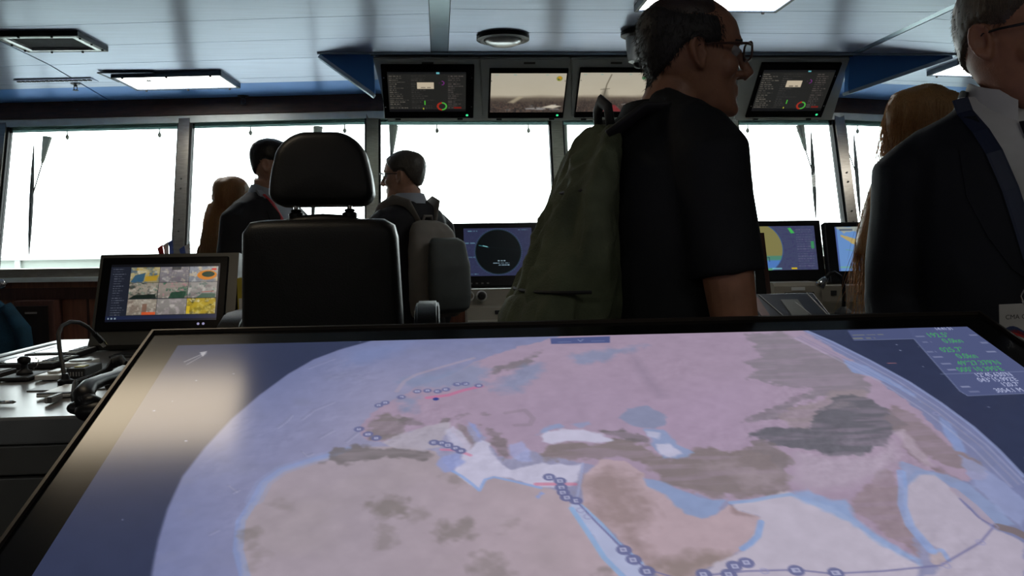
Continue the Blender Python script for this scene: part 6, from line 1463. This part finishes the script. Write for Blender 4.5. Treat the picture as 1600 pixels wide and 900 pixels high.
sub_mask(me, HMb.inverted(), short_hair(), .007, 'hair', HAIRSB, o, strands=1800, slen=.010, down=.7, seed=8)
glasses(HMb, o, FRAMEK)

# ---------------------------------------------------------------- grey haired man with the grey backpack, looking left
nb = at(628, 318, D=4.30)
o, J, HMb, me, tor, yl, s = person((nb.x+.03, nb.y), None, 130.0, 30, 'grey haired man with glasses and a grey backpack looking left by the window', H=1.775, nod=2, skin=SK3, voxel=.006, shw=.185, headoff=(0, .02, -.01), headscale=1.02)
garment(o, J, tor, JACKET, .004, .068, 'wrist', SUITB, 'jacket', voxel=.011, wamp=.004, seed=5)
neckband(o, s, yl, SHIRTG)
sub_mask(me, HMb.inverted(), short_hair(), .010, 'hair', HAIRGR, o, strands=700, slen=.012, down=.6, seed=9)
glasses(HMb, o, FRAMEK)
bp = thing('backpack', 'light grey backpack with charcoal pocket on the man beside the helm chair', 'backpack', o.matrix_world.copy() @ T(0, -.16, 1.0)); BM = T(0, .16, -1.0)
m = MB(BM); m.loft([sering((0, -.128-d/2, z), rx, d/2, 32, 2.6) for z, d, rx in ((1.435, .03, .06), (1.42, .07, .10), (1.38, .10, .125), (1.30, .125, .14), (1.18, .145, .146), (1.08, .15, .146), (1.0, .14, .14), (.975, .11, .12))]); me2 = remeshed(m, .010, 4, .5, 'pack_body'); wrinkle(me2, .005, 9, 3); link('pack_body', me2, GREYPK, bp)
m = MB(BM); m.loft([sering((0.0, -.255-d/2, z), rx, d/2, 28, 2.6) for z, d, rx in ((1.35, .03, .08), (1.33, .06, .105), (1.22, .085, .12), (1.08, .09, .122), (1.02, .08, .115), (1.0, .05, .095))]); link('front_pocket', remeshed(m, .010, 4, .5, 'front_pocket'), DGPK, bp)
for sd in (-1, 1):
    MB(BM).tube([(sd*.04, -.135, 1.40), (sd*.09, -.105, 1.515), (sd*.11, -.04, 1.532), (sd*.12, .05, 1.495), (sd*.125, .13, 1.39), (sd*.15, .10, 1.2), (sd*.16, -.06, 1.1)], [(.030, .008)]*7, 10, up=(0, .3, 1)).build('shoulder_strap', GREYPK, bp, smooth=True)
MB(BM).tube([(-.03, -.14, 1.42), (-.02, -.15, 1.455), (.02, -.15, 1.455), (.03, -.14, 1.42)], .007, 8).build('grab_handle', GREYPK, bp, smooth=True)

# ---------------------------------------------------------------- man behind the helm chair, red lanyard
nb = at(420, 305, D=4.10)
o, J, HMb, me, tor, yl, s = person((nb.x, nb.y), None, -30.0, 22, 'man in a dark suit with a red lanyard, half hidden by the helm chair', H=1.82, nod=5, skin=SK3, voxel=.006, shw=.20, bulk=1.03, headoff=(0, .015, -.005))
jk = garment(o, J, tor, JACKET, .004, .070, 'wrist', SUITB, 'suit_jacket', voxel=.011, wamp=.004, seed=6); FR, kk = open_front(o, jk, s, SHIRTG, SUITB)
neckband(o, s, yl, SHIRTG)
REDL = mat('red_lanyard', (0.42, 0.012, 0.02), rough=0.6)
for sd in (-1, 1): MB().tube([Vector((sd*x, FR.y(sd*x, z*kk)+.004, z*kk)) for x, z in ((.080, 1.54), (.074, 1.50), (.062, 1.43), (.045, 1.36), (.02, 1.27), (.004, 1.2))], [(.011, .002)]*6, 8, up=(0, 1, .2)).build('lanyard', REDL, o)
sub_mask(me, HMb.inverted(), short_hair(), .009, 'hair', HAIRBK, o, strands=600, slen=.012, down=.5, seed=10)

# ---------------------------------------------------------------- long hair
def long_hair(o, HMb, mt, left, name='hair', n=260, seed=1, curtain=None, wide=1.0):
    """curtain of strands falling from the crown: head cap plus ribbons; curtain: list of local (dx, dy, z) end points"""
    rs = random.Random(seed); m = MB()
    rings = []
    for z, yf, yb, hw in HEADR[4:]:
        cy, ry = (yf+yb)/2-.012, (yf-yb)/2; k_ = 1.14
        rings.append([HMb @ Vector((hw*k_*1.04*math.cos(a), cy-.010+ry*k_*math.sin(a)*(0.80 if math.sin(a) > 0 else 1), z+.012*(z > .15))) for a in [2*PI*k/28 for k in range(28)]])
    m.loft(rings)
    m.loft(curtain)
    me = remeshed(m, .009, 5, .5, name); wrinkle(me, .006, 16, seed, stretch=(1, 1, .12))
    P_ = coords(me); N_ = normals(me); co = [tuple(p) for p in P_]; fc_ = [tuple(p.vertices) for p in me.polygons]
    idx = list(range(len(co)))
    for k in range(n):
        v = rs.choice(idx); p = Vector(P_[v])+Vector(N_[v])*.001; q = [p]; L = rs.uniform(.08, .22); dx = rs.gauss(0, .10); dy = rs.gauss(0, .10)
        for j in range(4): q.append(q[-1]+(Vector((dx, dy, -1))+Vector(N_[v])*.05).normalized()*L/4+Vector((rs.gauss(0, .003), rs.gauss(0, .003), 0)))
        w_ = Vector((rs.uniform(-1, 1), rs.uniform(-1, 1), 0)).normalized()*.0008
        b = len(co)
        for j, p_ in enumerate(q): t_ = 1-.7*j/4; co += [tuple(p_-w_*t_), tuple(p_+w_*t_), tuple(p_+Vector((w_.y, -w_.x, 0))*t_)]
        for j in range(4):
            for a, c in ((0, 1), (1, 2), (2, 0)): fc_.append((b+3*j+a, b+3*j+c, b+3*j+3+c, b+3*j+3+a))
    m2 = bpy.data.meshes.new(name); m2.from_pydata(co, [], fc_); m2.polygons.foreach_set('use_smooth', [True]*len(fc_)); m2.update(); bpy.data.meshes.remove(me)
    return link(name, m2, mt, o)
def curtain_from(o, pts, n=18):
    """pts: (world centre, rx, ry) rings"""
    I = o.matrix_world.inverted(); out = []
    for c, rx, ry in pts: out.append([I @ (c+Vector((rx*math.cos(2*PI*k/n), ry*math.sin(2*PI*k/n), 0))) for k in range(n)])
    return out
# blond woman behind the suited man
nb = at(1448, 230, D=2.2)
o, J, HMb, me, tor, yl, s = person((nb.x+.02, nb.y), None, -8.0, 0, 'woman with long blond hair standing behind the suited man', H=1.655, nod=4, skin=SK3, voxel=.007, shw=.172, bulk=.9)
garment(o, J, tor, JACKET, .004, .060, 'wrist', SUITB, 'jacket', voxel=.011, wamp=.003, seed=7)
cur = curtain_from(o, [(at(1448, 185, D=2.2), .075, .09), (at(1440, 230, D=2.2), .082, .095), (at(1422, 280, D=2.19), .086, .085), (at(1400, 330, D=2.18), .080, .070), (at(1376, 372, D=2.17), .058, .055), (at(1352, 400, D=2.16), .022, .03)])
long_hair(o, HMb, HAIRBL, True, n=3200, seed=2, curtain=cur)
# woman with long brown hair, far left
nb = at(352, 350, D=4.6)
o, J, HMb, me, tor, yl, s = person((nb.x+.05, nb.y), None, 60.0, 0, 'woman with long light brown hair behind the suited man at the left', H=1.66, nod=2, skin=SK3, voxel=.008, shw=.17, bulk=.9)
garment(o, J, tor, JACKET, .004, .060, 'wrist', SUITB, 'jacket', voxel=.012, wamp=.003, seed=8)
cur = curtain_from(o, [(at(352, 318, D=4.6), .085, .09), (at(346, 345, D=4.58), .092, .09), (at(338, 375, D=4.56), .080, .08), (at(332, 400, D=4.55), .065, .06), (at(330, 420, D=4.55), .04, .04)])
long_hair(o, HMb, HAIRBR, True, n=1200, seed=3, curtain=cur)
